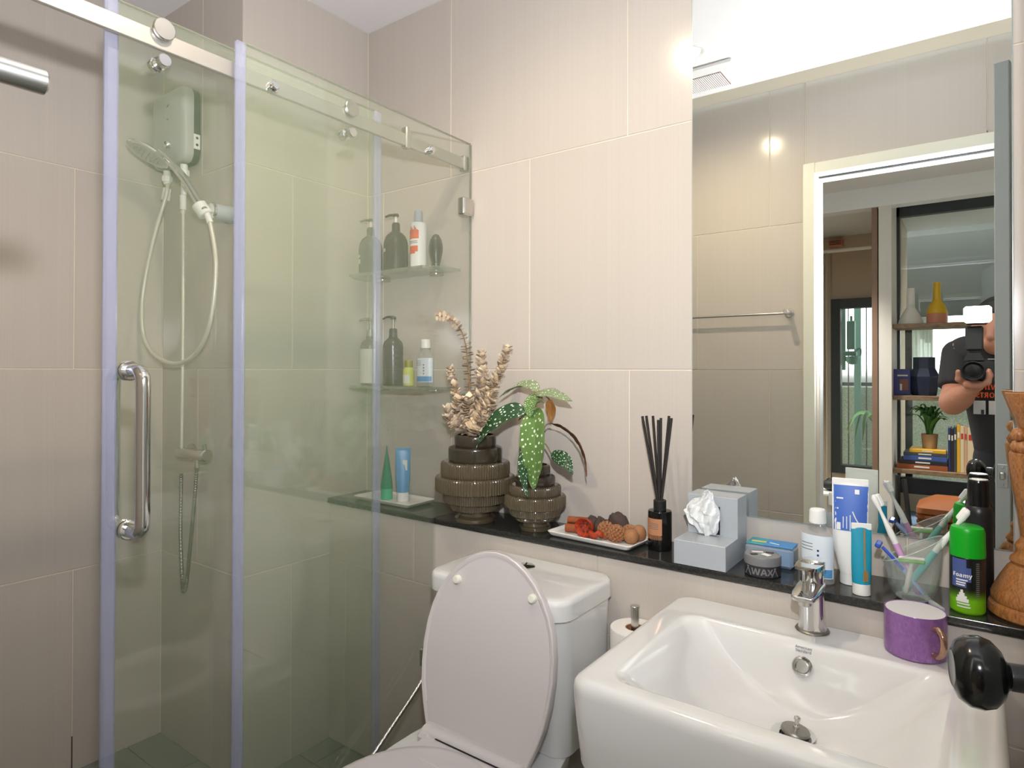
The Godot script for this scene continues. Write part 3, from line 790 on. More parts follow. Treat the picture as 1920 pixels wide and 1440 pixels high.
func shower_shelves():
	var o: Node3D
	var k := 0
	for y in [1.510, 1.1475]:
		o = thing("glass_shelf", "upper green-edged glass corner shelf with dark pump bottles" if k == 0 else "lower green-edged glass corner shelf under the blue-labelled bottle", "shelf", Vector3(-1.49, y, 0.003), 0.0, "glass shelves in the shower")
		part("pane", pz([Vector2(-0.212, 0), Vector2(0.212, 0), Vector2(0.206, 0.06), Vector2(0.165, 0.118), Vector2(-0.165, 0.118), Vector2(-0.206, 0.06)], -0.008, 0.0, Transform3D(Basis(Vector3.RIGHT, Vector3.BACK, Vector3.UP), Vector3.ZERO)), M["shelf_glass"], o)
		part("front_edge", bx(Vector3(0, -0.004, 0.1185), Vector3(0.33, 0.0082, 0.0015), 0.0005), M["glass_edge"], o)
		for x in [-0.11, 0.13]:
			part("bracket", bx(Vector3(x, -0.013, 0.02), Vector3(0.032, 0.01, 0.038), 0.003), M["steel"], o)
		k += 1
	var black := [[0, 0], [0.037, 0], [0.039, 0.003], [0.039, 0.085], [0.037, 0.1], [0.031, 0.115], [0.020, 0.126], [0.0135, 0.131], [0.0135, 0.135], [0, 0.135]]
	o = bottle("pump_bottle", "dark pump bottle on the upper glass shelf, partly behind the door edge", Vector3(-1.620, 1.511, 0.062), black, M["smoke_bottle"], "bottle", "")
	pump(o, 0.138, 2.6, M["smoke_bottle"], M["white_plastic"])
	part("print", arc(0.0392, 0.035, 0.05, 1.75, 2.35), M["pale_label"], o)
	part("print", arc(0.0392, 0.055, 0.064, 1.8, 2.2), M["pale_label"], o)
	o = bottle("pump_bottle", "dark smoky pump bottle beside the white orange-printed bottle on the upper shelf", Vector3(-1.501, 1.511, 0.062), black, M["smoke_bottle"], "bottle", "")
	pump(o, 0.138, 2.7, M["smoke_bottle"], M["white_plastic"])
	part("print", arc(0.0392, 0.062, 0.072, 1.75, 2.2), M["pale_label"], o)
	o = bottle("spray_bottle", "tall white bottle with orange print and a pale cap on the upper shelf", Vector3(-1.401, 1.511, 0.062), [[0, 0], [0.024, 0], [0.0255, 0.002], [0.0255, 0.135], [0.024, 0.143], [0.017, 0.147], [0, 0.147]], M["white_plastic"])
	part("cap", lt([[0.0145, 0.146], [0.015, 0.148], [0.0135, 0.178], [0.011, 0.183], [0, 0.184]], 28), M["tissue_box"], o)
	for q in [[0.092, 0.118, 0.75, 2.2], [0.052, 0.07, 0.85, 2.2], [0.046, 0.053, 1.2, 2.2]]:
		part("print", arc(0.0257, q[0], q[1], q[2], q[3]), M["orange"], o)
	for i in 7: part("print_tuft", arc(0.0257, 0.117, 0.121 + 0.005 * (i % 3), 0.9 + i * 0.17, 1.03 + i * 0.17), M["orange"], o)
	for q in [0.078, 0.083]: part("print_line", arc(0.0257, q, q + 0.0022, 0.9, 2.1), M["grey_ink"], o)
	o = thing("hair_brush", "dark oval palm brush standing on end at the right of the upper shelf", "brush", Vector3(-1.327, 1.511, 0.062), 0.7)
	part("body", lt([[0, 0], [0.010, 0], [0.015, 0.02], [0.0205, 0.045], [0.0215, 0.062], [0.018, 0.082], [0.009, 0.098], [0, 0.102]], 28, Vector3.ZERO, 1.0, 0.62), M["grey_bottle"], o)
	part("cushion", lt([[0, 0.012], [0.010, 0.014], [0.015, 0.04], [0.0165, 0.06], [0.012, 0.08], [0, 0.09]], 24, Vector3(0, 0, 0.006), 1.0, 0.6), M["black_satin"], o)
	var tall := [[0, 0], [0.030, 0], [0.032, 0.003], [0.032, 0.125], [0.029, 0.138], [0.021, 0.147], [0.014, 0.153], [0.0135, 0.160], [0, 0.160]]
	o = bottle("pump_bottle", "dark pump bottle with a wide pale label on the lower shelf, behind the door edge", Vector3(-1.621, 1.149, 0.062), tall, M["grey_bottle"], "bottle", "")
	pump(o, 0.162, 2.4, M["dull_steel"], M["dull_steel"], 1.2)
	part("label", arc(0.0322, 0.006, 0.118, 0.2, 2.9), M["pale_label"], o)
	o = bottle("pump_bottle", "tall dark brown pump bottle beside the little yellow bottle on the lower shelf", Vector3(-1.512, 1.149, 0.062), tall, M["smoke_bottle"], "bottle", "")
	pump(o, 0.162, 2.75, M["black_satin"], M["dull_steel"], 1.25)
	for i in 6: part("print", arc(0.0322, 0.02 + i * 0.018, 0.026 + i * 0.018, 0.25, 0.75), M["dark_ink"], o)
	o = bottle("tiny_bottle", "tiny yellow-green bottle with an olive cap on the lower shelf", Vector3(-1.442, 1.149, 0.062), [[0, 0], [0.0165, 0], [0.0175, 0.002], [0.0175, 0.048], [0.014, 0.055], [0.011, 0.058], [0, 0.058]], M["lime_label"])
	part("cap", lt([[0.0115, 0.058], [0.0125, 0.059], [0.0125, 0.078], [0.011, 0.08], [0, 0.08]], 24), M["olive_cap"], o)
	part("label", arc(0.0177, 0.008, 0.034, 0.6, 2.6), M["pale_label"], o)
	o = mouthwash(Vector3(-1.368, 1.149, 0.062), 0.0, "clear bottle with a blue and white label at the right of the lower glass shelf", "bottle")

func mouthwash(at: Vector3, turn: float, label: String, called: String) -> Node3D:
	var o := thing(called, label, "bottle", at, turn)
	var sz := 0.62
	part("body", lt([[0, 0], [0.028, 0], [0.031, 0.003], [0.031, 0.082], [0.029, 0.09], [0.020, 0.104], [0.0145, 0.112], [0.0145, 0.118], [0, 0.118]], 36, Vector3.ZERO, 1.0, sz), M["clear_plastic"], o)
	var lb := part("label", arc(0.0313, 0.012, 0.094 if called == "mouthwash_bottle" else 0.086, 0.12, PI - 0.12, 0.0004, 24, 1.0, sz), M["sky_label"], o)
	part("wave", arc(0.0318, 0.014, 0.030, 0.3, PI - 0.3, 0.0003, 20, 1.0, sz), M["wave_blue"], lb)
	for i in 4: part("print_dot", arc(0.0318, 0.036 + i * 0.009, 0.040 + i * 0.009, 1.22, 1.34, 0.0003, 3, 1.0, sz), M["navy"], lb)
	for i in 3: part("print_line", arc(0.0318, 0.064 + i * 0.006, 0.0655 + i * 0.006, 1.6, 2.5, 0.0003, 8, 1.0, sz), M["grey_ink"], lb)
	part("cap", lt([[0.0155, 0.116], [0.016, 0.118], [0.015, 0.140], [0.013, 0.143], [0, 0.144]], 28), M["white_plastic"], o)
	return o

func leaf(called: String, parent: Node3D, pts: Array, width: float, m: Material, side: Vector3, fold := 0.25, stem_from = null):
	# a pointed, slightly folded leaf along a curved mid-rib; side points across the blade
	var c := smooth(pts, 5)
	var rings := []
	var n := c.size()
	for i in n:
		var t := float(i) / (n - 1)
		var w := width * (pow(sin(PI * pow(t, 0.72)), 0.8) if t < 0.999 and t > 0.001 else 0.02)
		var d: Vector3 = (c[mini(i + 1, n - 1)] - c[maxi(i - 1, 0)]).normalized()
		var s := (side - d * side.dot(d)).normalized()
		var up := s.cross(d).normalized()
		var r := PackedVector3Array()
		for k in 9:
			var x := (k - 4) / 4.0
			r.append(c[i] + s * x * w * 0.5 - up * absf(x) * w * 0.5 * fold + up * 0.0014 * sin(k * 2.6 + i * 1.3))
		rings.append(r)
	var b := MB.new()
	b.loft(rings, false)
	var q := part(called, b, m, parent, 60.0, false)
	if stem_from != null:
		part("stem", tb(smooth([stem_from, (stem_from as Vector3).lerp(pts[0], 0.5) + Vector3(0, 0.02, 0), pts[0]], 5), 0.0019, 8), M["plant_stem"], q)
	return q

func dry_branch(parent: Node3D, pts: Array, from: float, size: float, curled: bool):
	# a dried eucalyptus stem: pairs of small round leaves, all the way up
	var c := smooth(pts, 8)
	var n := c.size()
	var rad := []
	for i in n: rad.append(lerpf(0.0024, 0.0009, float(i) / n))
	var br := part("branch", tb(c, rad, 8), M["dry_stem"], parent)
	var mb := [MB.new(), MB.new(), MB.new()]
	var steps := int(n * (1.25 if curled else 0.95))
	for j in steps:
		var t := float(j) / steps
		if t < from: continue
		var fi := t * (n - 1)
		var q: Vector3 = c[int(fi)].lerp(c[mini(int(fi) + 1, n - 1)], fi - int(fi))
		var d: Vector3 = (c[mini(int(fi) + 1, n - 1)] - c[int(fi)]).normalized()
		var s0 := d.cross(Vector3.BACK if absf(d.z) < 0.8 else Vector3.UP).normalized()
		for k in (2 if not curled else 3):
			var a := j * 1.57 + k * TAU / (2 if not curled else 3) + rng.randf_range(-0.4, 0.4)
			var out := s0.rotated(d, a)
			var lift := (out + d * (rng.randf_range(0.0, 0.6) if curled else rng.randf_range(-0.1, 0.12))).normalized()
			var acr := lift.cross(d).normalized()
			var nrm := acr.cross(lift).normalized()
			var r := size * lerpf(1.0, 0.55, t) * rng.randf_range(0.8, 1.15)
			var cup := rng.randf_range(0.1, 0.5) * r * (1.0 if curled else 0.3)
			var rings := []
			for u in 5:
				var tt := u / 4.0
				var w := sin(PI * clampf(0.12 + tt * 0.86, 0, 1)) * r * 0.55
				var p0 := q + lift * (0.002 + tt * r * 1.15) + nrm * cup * tt * tt
				rings.append(PackedVector3Array([p0 - acr * w + nrm * cup * 0.5, p0, p0 + acr * w + nrm * cup * 0.5]))
			mb[rng.randi() % 3 if curled or t > 0.85 else 1 + rng.randi() % 2].loft(rings, false)
	for k in 3:
		if mb[k].p.size(): tag(part("leaves", mb[k], M["dry_leaf%d" % k], br, 50.0, false), "", "", "", "stuff")

func vase(called: String, label: String, at: Vector3, tiers: Array, base: Array, neck_top: float) -> Node3D:
	# stacked ribbed discs of smoked glass: tiers are [radius, bottom, top]
	var o := thing(called, label, "vase", at)
	part("foot", lt(base, 48), M["smoked_glass"], o)
	for i in tiers.size():
		var q: Array = tiers[i]
		var r: float = q[0]
		var a: float = q[1]
		var b: float = q[2]
		var f := 0.005
		var last := i == tiers.size() - 1
		var prof := [[0, a], [r - f * 1.6, a], [r - f * 0.4, a + f * 0.5], [r, a + f * 1.6], [r, b - f * 1.6], [r - f * 0.4, b - f * 0.5], [r - f * 1.6, b]]
		if last: prof.append_array([[r - 0.008, b - 0.004], [r - 0.008, b - 0.03], [0, b - 0.03]])
		else: prof.append([0, b])
		part("tier", lt(prof, 264 if not last and i < 4 else 64, Vector3.ZERO, 1, 1, 88 if not last and i < 4 else 0, 0.009), M["smoked_glass" if i < 4 else "smoked_dark"], o, 25.0)
	return o

const LEDGE := 0.7822
func tray(called: String, label: String, at: Vector3, sx: float, sz: float, turn: float) -> Node3D:
	var o := thing(called, label, "tray", at, turn)
	var b := MB.new()
	b.loft([rrect(0, 0, sx * 0.86, sz * 0.82, 0.006, 0), rrect(0, 0, sx * 0.95, sz * 0.93, 0.007, 0.004), rrect(0, 0, sx, sz, 0.008, 0.0125), rrect(0, 0, sx - 0.001, sz - 0.001, 0.008, 0.014), rrect(0, 0, sx - 0.003, sz - 0.003, 0.007, 0.0135), rrect(0, 0, sx * 0.93, sz * 0.88, 0.006, 0.0065), rrect(0, 0, sx * 0.86, sz * 0.78, 0.005, 0.0055)])
	part("dish", b, M["plate_white"], o)
	return o

func lump(r: Vector3, bump: float, freq: float, sd: int, seg := 20, pinch := 0.0) -> MB:
	# a knobbly seed pod, resting on y = 0
	var nz := FastNoiseLite.new()
	nz.seed = sd; nz.frequency = freq; nz.fractal_octaves = 3
	var rings := []
	for j in 13:
		var v := PI * j / 12.0
		var ring := PackedVector3Array()
		for i in seg:
			var a := TAU * i / seg
			var d := Vector3(sin(v) * cos(a), -cos(v), sin(v) * sin(a))
			var k := 1.0 + bump * nz.get_noise_3dv(d * 10.0) - pinch * maxf(0.0, d.y) * 0.4
			ring.append(Vector3(d.x * r.x * k, (d.y * k + 0.94) * r.y, d.z * r.z * k))
		rings.append(ring)
	var b := MB.new()
	b.loft(rings, true, false, false)
	return b

func tube_pack(called: String, label: String, at: Vector3, turn: float, h: float, w: float, d: float, cap_h: float, m: Material, capm: Material, cap_r: float, crimp: Material) -> Node3D:
	# a squeeze tube standing on its cap, flat crimped seam on top
	var o := thing(called, label, "tube", at, turn)
	var rings := []
	for j in 9:
		var t := j / 8.0
		var hw := lerpf(cap_r * 1.02, w / 2, minf(1.0, t * 3.0))
		var hd := lerpf(d / 2, 0.0015, pow(t, 1.3))
		var ring := PackedVector3Array()
		for i in 28:
			var a := TAU * i / 28
			ring.append(Vector3(hw * cos(a), cap_h + (h - cap_h - 0.008) * t, hd * sin(a)))
		rings.append(ring)
	var b := MB.new(); b.loft(rings)
	part("body", b, m, o)
	part("crimp", bx(Vector3(0, h - 0.006, 0), Vector3(w * 1.0, 0.012, 0.003), 0.001), crimp, o)
	part("cap", lt([[0, 0], [cap_r - 0.001, 0], [cap_r, 0.001], [cap_r * 0.98, cap_h - 0.001], [cap_r * 0.95, cap_h], [0, cap_h]], 30), capm, o)
	return o

func ledge_left():
	var o: Node3D
	tray("porcelain_tray", "shallow white tray under the green and blue tubes behind the glass", Vector3(-1.49, LEDGE, 0.078), 0.125, 0.06, 0.0)
	o = tube_pack("squeeze_tube", "green pointed squeeze tube with a mint cap on the left tray", Vector3(-1.515, LEDGE + 0.0058, 0.085), -0.77, 0.170, 0.034, 0.038, 0.034, M["green_tube"], M["mint_cap"], 0.0185, M["green_tube"])
	o = tube_pack("squeeze_tube", "pale blue squeeze tube with a white cap on the left tray", Vector3(-1.452, LEDGE + 0.0058, 0.075), 0.8, 0.166, 0.046, 0.036, 0.028, M["blue_tube"], M["white_plastic"], 0.018, M["blue_tube"])
	part("print", bx(Vector3(0.006, 0.112, 0.0078), Vector3(0.014, 0.032, 0.0012), 0.0004, Basis(Vector3.RIGHT, -0.1)), M["pale_label"], o)
	# two stepped vases of smoked ribbed glass
	vase("stepped_vase", "larger stepped vase of smoked ribbed glass, holding dried eucalyptus", Vector3(-1.1235, LEDGE, 0.118), [[0.068, 0.031, 0.055], [0.089, 0.053, 0.086], [0.1105, 0.083, 0.126], [0.095, 0.124, 0.166], [0.075, 0.164, 0.206], [0.058, 0.204, 0.238]], [[0, 0], [0.054, 0], [0.056, 0.003], [0.056, 0.011], [0.050, 0.015], [0.044, 0.017], [0.044, 0.033], [0, 0.033]], 0.238)
	vase("stepped_vase", "smaller stepped vase of smoked ribbed glass, holding the spotted plant", Vector3(-0.938, LEDGE, 0.096), [[0.052, 0.022, 0.038], [0.067, 0.036, 0.060], [0.0805, 0.058, 0.092], [0.068, 0.090, 0.117], [0.053, 0.115, 0.142], [0.040, 0.140, 0.169]], [[0, 0], [0.041, 0], [0.042, 0.003], [0.042, 0.009], [0.036, 0.012], [0.034, 0.024], [0, 0.024]], 0.169)
	o = thing("dried_eucalyptus", "bunch of dried beige eucalyptus branches in the larger smoked vase", "dried plant")
	var r := Vector3(-1.127, 0.985, 0.118)
	dry_branch(o, [r, Vector3(-1.14, 1.099, 0.118), Vector3(-1.158, 1.189, 0.106), Vector3(-1.174, 1.265, 0.100), Vector3(-1.183, 1.315, 0.115), Vector3(-1.192, 1.343, 0.150), Vector3(-1.198, 1.349, 0.20)], 0.14, 0.021, false)
	dry_branch(o, [r, Vector3(-1.12, 1.085, 0.11), Vector3(-1.117, 1.160, 0.100), Vector3(-1.123, 1.204, 0.09), Vector3(-1.131, 1.25, 0.085)], 0.2, 0.024, true)
	dry_branch(o, [r, Vector3(-1.099, 1.086, 0.11), Vector3(-1.075, 1.16, 0.1), Vector3(-1.055, 1.212, 0.09), Vector3(-1.041, 1.263, 0.08)], 0.2, 0.022, true)
	dry_branch(o, [r, Vector3(-1.150, 1.07, 0.128), Vector3(-1.172, 1.129, 0.139), Vector3(-1.188, 1.174, 0.142), Vector3(-1.193, 1.204, 0.146)], 0.25, 0.020, true)
	dry_branch(o, [r, Vector3(-1.118, 1.055, 0.13), Vector3(-1.122, 1.085, 0.145), Vector3(-1.124, 1.12, 0.15)], 0.2, 0.03, true)
	dry_branch(o, [r, Vector3(-1.098, 1.055, 0.13), Vector3(-1.08, 1.085, 0.14), Vector3(-1.062, 1.118, 0.13)], 0.2, 0.03, true)
	dry_branch(o, [r, Vector3(-1.145, 1.05, 0.13), Vector3(-1.155, 1.08, 0.15), Vector3(-1.15, 1.12, 0.155)], 0.2, 0.03, true)
	dry_branch(o, [r, Vector3(-1.15, 1.04, 0.14), Vector3(-1.172, 1.06, 0.155), Vector3(-1.185, 1.09, 0.16)], 0.2, 0.03, true)
	dry_branch(o, [r, Vector3(-1.10, 1.04, 0.145), Vector3(-1.085, 1.055, 0.155), Vector3(-1.07, 1.075, 0.15)], 0.2, 0.028, true)
	dry_branch(o, [r, Vector3(-1.11, 1.08, 0.10), Vector3(-1.095, 1.13, 0.095), Vector3(-1.085, 1.17, 0.1)], 0.2, 0.03, true)
	o = thing("begonia", "green begonia with white-dotted drooping leaves in the smaller smoked vase", "plant")
	var s := Vector3(-0.938, 0.94, 0.096)
	for q in [Vector3(-0.945, 1.09, 0.1), Vector3(-0.922, 1.10, 0.105)]:
		part("cane", tb(smooth([s, s.lerp(q, 0.5) + Vector3(0.004, 0, 0), q], 5), 0.0032, 10), M["plant_stem"], o)
	var top := Vector3(-0.93, 1.10, 0.102)
	leaf("leaf", o, [Vector3(-0.948, 1.137, 0.088), Vector3(-0.908, 1.150, 0.100), Vector3(-0.861, 1.143, 0.112), Vector3(-0.808, 1.122, 0.125)], 0.055, M["leaf_pale"], Vector3(0.1, -0.35, 1), 0.35, top)
	leaf("leaf", o, [Vector3(-0.935, 1.140, 0.09), Vector3(-0.966, 1.156, 0.09), Vector3(-1.002, 1.149, 0.10), Vector3(-1.045, 1.125, 0.112)], 0.05, M["leaf_pale"], Vector3(-0.1, -0.35, 1), 0.35, top)
	leaf("leaf", o, [Vector3(-0.918, 1.112, 0.085), Vector3(-0.936, 1.124, 0.10), Vector3(-0.955, 1.105, 0.125)], 0.045, M["leaf_pale"], Vector3(0.6, -0.5, 0.5), 0.2, top)
	leaf("leaf", o, [Vector3(-0.950, 1.086, 0.122), Vector3(-0.992, 1.088, 0.132), Vector3(-1.036, 1.057, 0.15), Vector3(-1.073, 1.012, 0.16), Vector3(-1.089, 0.962, 0.165)], 0.062, M["leaf_dark"], Vector3(0.3, -0.75, 0.6), 0.15, top)
	leaf("leaf", o, [Vector3(-0.928, 1.096, 0.120), Vector3(-0.904, 1.060, 0.152), Vector3(-0.889, 1.005, 0.172), Vector3(-0.889, 0.951, 0.172), Vector3(-0.897, 0.899, 0.165)], 0.082, M["leaf_bright"], Vector3(1, 0, 0.15), 0.22, top)
	leaf("leaf", o, [Vector3(-0.935, 1.135, 0.112), Vector3(-0.926, 1.105, 0.135), Vector3(-0.922, 1.078, 0.142)], 0.042, M["leaf_bright"], Vector3(1, 0.1, 0.1), 0.2, top)
	leaf("leaf", o, [Vector3(-0.941, 1.004, 0.135), Vector3(-0.929, 0.967, 0.162), Vector3(-0.916, 0.922, 0.176), Vector3(-0.906, 0.880, 0.176)], 0.036, M["leaf_dark"], Vector3(1, 0.1, 0.2), 0.2, s + Vector3(0, 0.06, 0))
	leaf("leaf", o, [Vector3(-0.873, 0.987, 0.12), Vector3(-0.840, 0.983, 0.132), Vector3(-0.811, 0.968, 0.142), Vector3(-0.794, 0.945, 0.145)], 0.038, M["leaf_dark"], Vector3(0.3, -0.7, 0.6), 0.15, s + Vector3(0.01, 0.05, 0))
	leaf("leaf", o, [Vector3(-0.888, 1.062, 0.10), Vector3(-0.837, 1.052, 0.112), Vector3(-0.792, 1.023, 0.122), Vector3(-0.771, 0.982, 0.125), Vector3(-0.767, 0.940, 0.125)], 0.05, M["leaf_brown"], Vector3(0.72, 0.2, 0.95), 0.1, s + Vector3(0.012, 0.06, 0))
	leaf("leaf", o, [Vector3(-0.911, 1.122, 0.07), Vector3(-0.906, 1.092, 0.066), Vector3(-0.907, 1.062, 0.07)], 0.036, M["leaf_tan"], Vector3(1, 0, 0.2), 0.15, top)
	leaf("leaf", o, [Vector3(-0.945, 1.075, 0.10), Vector3(-0.975, 1.078, 0.09), Vector3(-1.0, 1.062, 0.085)], 0.03, M["leaf_dark"], Vector3(0, -0.5, 1), 0.2, s + Vector3(0, 0.07, 0))
	# potpourri on a narrow plate
	var pl := tray("porcelain_tray", "narrow white porcelain plate of potpourri between the small vase and the black bottle", Vector3(-0.752, LEDGE, 0.092), 0.118, 0.056, -0.06)
	var py := LEDGE + 0.0056
	o = thing("cinnamon_roll", "rolled piece of orange bark at the left end of the potpourri plate", "potpourri", Vector3(-0.818, py, 0.088), 0.35)
	for k in [[Vector3(0, 0.012, 0.008), 0.012], [Vector3(0, 0.012, -0.013), 0.011], [Vector3(0.004, 0.030, -0.004), 0.010]]:
		var b := MB.new()
		var sp := []
		for i in 26:
			var a := i * 0.36
			var rr: float = k[1] * (0.45 + 0.55 * i / 25.0)
			sp.append(Vector2(cos(a) * rr, sin(a) * rr))
		for i in range(25, -1, -1):
			var a2 := i * 0.36
			var r2: float = k[1] * (0.45 + 0.55 * i / 25.0) - 0.0018
			sp.append(Vector2(cos(a2) * r2, sin(a2) * r2))
		b.prism(PackedVector2Array(sp), -0.026, 0.026, Transform3D(Basis(Vector3.BACK, Vector3.UP, Vector3.LEFT), k[0]))
		part("curl", b, M["bark"], o)
	o = thing("dried_slice", "bright red-orange dried bael fruit half, facing out on the potpourri plate", "potpourri", Vector3(-0.779, py, 0.112), 0.0)
	var cupb := MB.new()
	var cr := []
	for q in [[0.003, -0.016], [0.016, -0.013], [0.023, -0.004], [0.0245, 0.006], [0.0235, 0.008], [0.021, 0.004], [0.014, -0.006], [0.002, -0.009]]:
		var ring := PackedVector3Array()
		for i in 28:
			var a := TAU * i / 28
			ring.append(Vector3(q[0] * cos(a) * (1 + 0.05 * sin(3 * a)), 0.0235 + q[0] * sin(a) * (1 + 0.04 * cos(2 * a)), q[1]))
		cr.append(ring)
	cupb.loft(cr)
	part("shell", cupb, M["red_husk"], o)
	for i in 6:
		var a := i * 1.05
		part("seed", lt([[0, -0.003], [0.003, 0], [0, 0.004]], 10, Vector3(0.011 * cos(a), 0.0235 + 0.011 * sin(a), -0.002)), M["dark_husk"], o)
	part("tail", tb(smooth([Vector3(0.018, 0.012, 0.004), Vector3(0.032, 0.010, 0.01), Vector3(0.042, 0.016, 0.006), Vector3(0.050, 0.010, 0.0)], 5), [0.008, 0.0085, 0.008, 0.008, 0.008, 0.0075, 0.007, 0.007, 0.007, 0.0075, 0.008, 0.0075, 0.007, 0.006, 0.005, 0.004], 12), M["red_husk"], o)
	o = thing("dried_husk", "small pointed dark brown husk behind the red bael half on the plate", "potpourri", Vector3(-0.786, py, 0.062))
	part("husk", lump(Vector3(0.021, 0.026, 0.019), 0.25, 0.08, 3, 20, 0.9), M["dark_husk"], o)
	o = thing("dried_husk", "dark wrinkled husk in the middle of the potpourri plate", "potpourri", Vector3(-0.752, py, 0.074))
	part("husk", lump(Vector3(0.023, 0.028, 0.021), 0.3, 0.09, 5, 20, 0.9), M["dark_husk"], o)
	o = thing("dried_husk", "largest and rearmost dark round husk on the potpourri plate", "potpourri", Vector3(-0.716, py, 0.060))
	part("husk", lump(Vector3(0.029, 0.031, 0.024), 0.3, 0.09, 8), M["dark_husk"], o)
	var n := 0
	for q in [[Vector3(-0.730, py, 0.094), 0.0225, "brown scaly cone with a hollow dark tip, foremost left of the cones on the plate"], [Vector3(-0.697, py, 0.104), 0.0215, "brown scaly cone in the middle of the front cones on the plate"], [Vector3(-0.678, py, 0.074), 0.020, "brown scaly cone behind the front cones near the right end of the plate"]]:
		o = thing("seed_cone", q[2], "potpourri", q[0], n * 1.1, "")
		part("core", lump(Vector3(q[1], q[1] * 0.95, q[1]) * 0.86, 0.1, 0.06, 20 + n), M["bark"], o)
		var sc := MB.new()
		for i in 74:
			var v := acos(1.0 - 2.0 * (i + 0.5) / 74)
			var a := i * 2.39996
			var d := Vector3(sin(v) * cos(a), cos(v), sin(v) * sin(a))
			var up := Vector3.UP if absf(d.y) < 0.95 else Vector3.RIGHT
			var tg := (up - d * up.dot(d)).normalized()
			var sd := tg.cross(d)
			var c: Vector3 = d * q[1] * 0.84 + Vector3(0, q[1] * 0.9, 0)
			var w: float = q[1] * 0.16
			sc.loft([PackedVector3Array([c - sd * w - tg * w, c + sd * w - tg * w, c + sd * w + tg * w, c - sd * w + tg * w]), PackedVector3Array([c + d * w * 0.9 - sd * w * 0.7 - tg * w * 0.3, c + d * w * 0.9 + sd * w * 0.7 - tg * w * 0.3, c + d * w * 1.15 + sd * w * 0.5 + tg * w * 0.8, c + d * w * 1.15 - sd * w * 0.5 + tg * w * 0.8])])
		tag(part("scales", sc, M["cone_scale"], o), "", "", "", "stuff")
		n += 1
	o = thing("seed_pod", "smooth round tan seed pod at the right end of the potpourri plate", "potpourri", Vector3(-0.662, py, 0.098))
	part("pod", lump(Vector3(0.019, 0.018, 0.017), 0.08, 0.05, 31), M["cone_scale"], o)
	o = thing("seed_pod", "tan seed pod tucked behind the smooth round one, rear right of the plate", "potpourri", Vector3(-0.656, py, 0.066))
	part("pod", lump(Vector3(0.018, 0.02, 0.017), 0.1, 0.05, 33), M["cone_scale"], o)
	# reed diffuser
	o = thing("diffuser_bottle", "slim black reed diffuser bottle with a copper label", "diffuser", Vector3(-0.598, LEDGE, 0.078))
	part("body", lt([[0, 0], [0.0262, 0], [0.0275, 0.0015], [0.0275, 0.087], [0.0262, 0.0895], [0.0145, 0.0905], [0, 0.0905]], 44), M["black_gloss"], o)
	part("collar", lt([[0, 0.09], [0.0145, 0.09], [0.0148, 0.091], [0.0148, 0.113], [0.0138, 0.114], [0.009, 0.114], [0.009, 0.108], [0, 0.108]], 32), M["black_satin"], o)
	var lb := part("label", arc(0.0276, 0.036, 0.074, 1.0, 2.5), M["copper_label"], o)
	for i in 4: part("print_line", arc(0.0281, 0.062 - i * 0.004, 0.0634 - i * 0.004, 1.3, 2.2 - 0.1 * (i % 2), 0.0002), M["grey_ink"], lb)
	for i in 16: part("print_grass", arc(0.0281, 0.026, 0.034 + 0.006 * absf(sin(i * 2.3)), 1.02 + i * 0.092, 1.06 + i * 0.092, 0.0003, 2), M["copper_label"], lb)
	n = 0
	for q in [Vector3(-0.646, 1.089, 0.07), Vector3(-0.633, 1.091, 0.076), Vector3(-0.625, 1.09, 0.056), Vector3(-0.604, 1.086, 0.058), Vector3(-0.600, 1.083, 0.083), Vector3(-0.583, 1.092, 0.060), Vector3(-0.571, 1.088, 0.074)]:
		var foot := Vector3(-0.598 - (q.x + 0.605) * 0.16, LEDGE + 0.015, 0.078)
		var mid := Vector3(-0.598 + (q.x + 0.605) * 0.12, LEDGE + 0.109, 0.078 + (q.z - 0.066) * 0.3)
		o = thing("diffuser_reed", ["leftmost dark reed in the black diffuser bottle", "second dark reed from the left in the black diffuser bottle", "third dark reed from the left in the black diffuser bottle", "dark reed just left of the middle, leaning back in the diffuser", "dark upright reed in the middle front of the diffuser", "second dark reed from the right in the black diffuser bottle", "rightmost dark reed in the black diffuser bottle"][n], "reed")
		part("stick", cyl(mid, q, 0.0031, 10, 0.0004), M["reed"], o)
		n += 1

func toothbrush(label: String, tip: Vector3, foot: Vector3, m: Material, face: Vector3):
	var o := thing("toothbrush", label, "toothbrush")
	var d := (tip - foot).normalized()
	var L := (tip - foot).length()
	var f := (face - d * face.dot(d)).normalized()
	part("handle", tb([foot, foot + d * 0.004, foot + d * L * 0.30, foot + d * L * 0.5], [0.003, 0.0052, 0.0062, 0.0056], 14), m, o)
	part("neck", tb([foot + d * L * 0.5, foot + d * L * 0.62, foot + d * L * 0.74, foot + d * L * 0.84, foot + d * L * 0.90, foot + d * L * 0.97, tip], [0.0056, 0.0058, 0.0036, 0.003, 0.0052, 0.0056, 0.002], 14), M["white_plastic"], o)
	var hb := Basis(d.cross(f), d, f)
	var h := part("bristles", bx(tip - d * 0.013 + f * 0.008, Vector3(0.0105, 0.024, 0.010), 0.002, hb), M["bristle"], o)
	return h

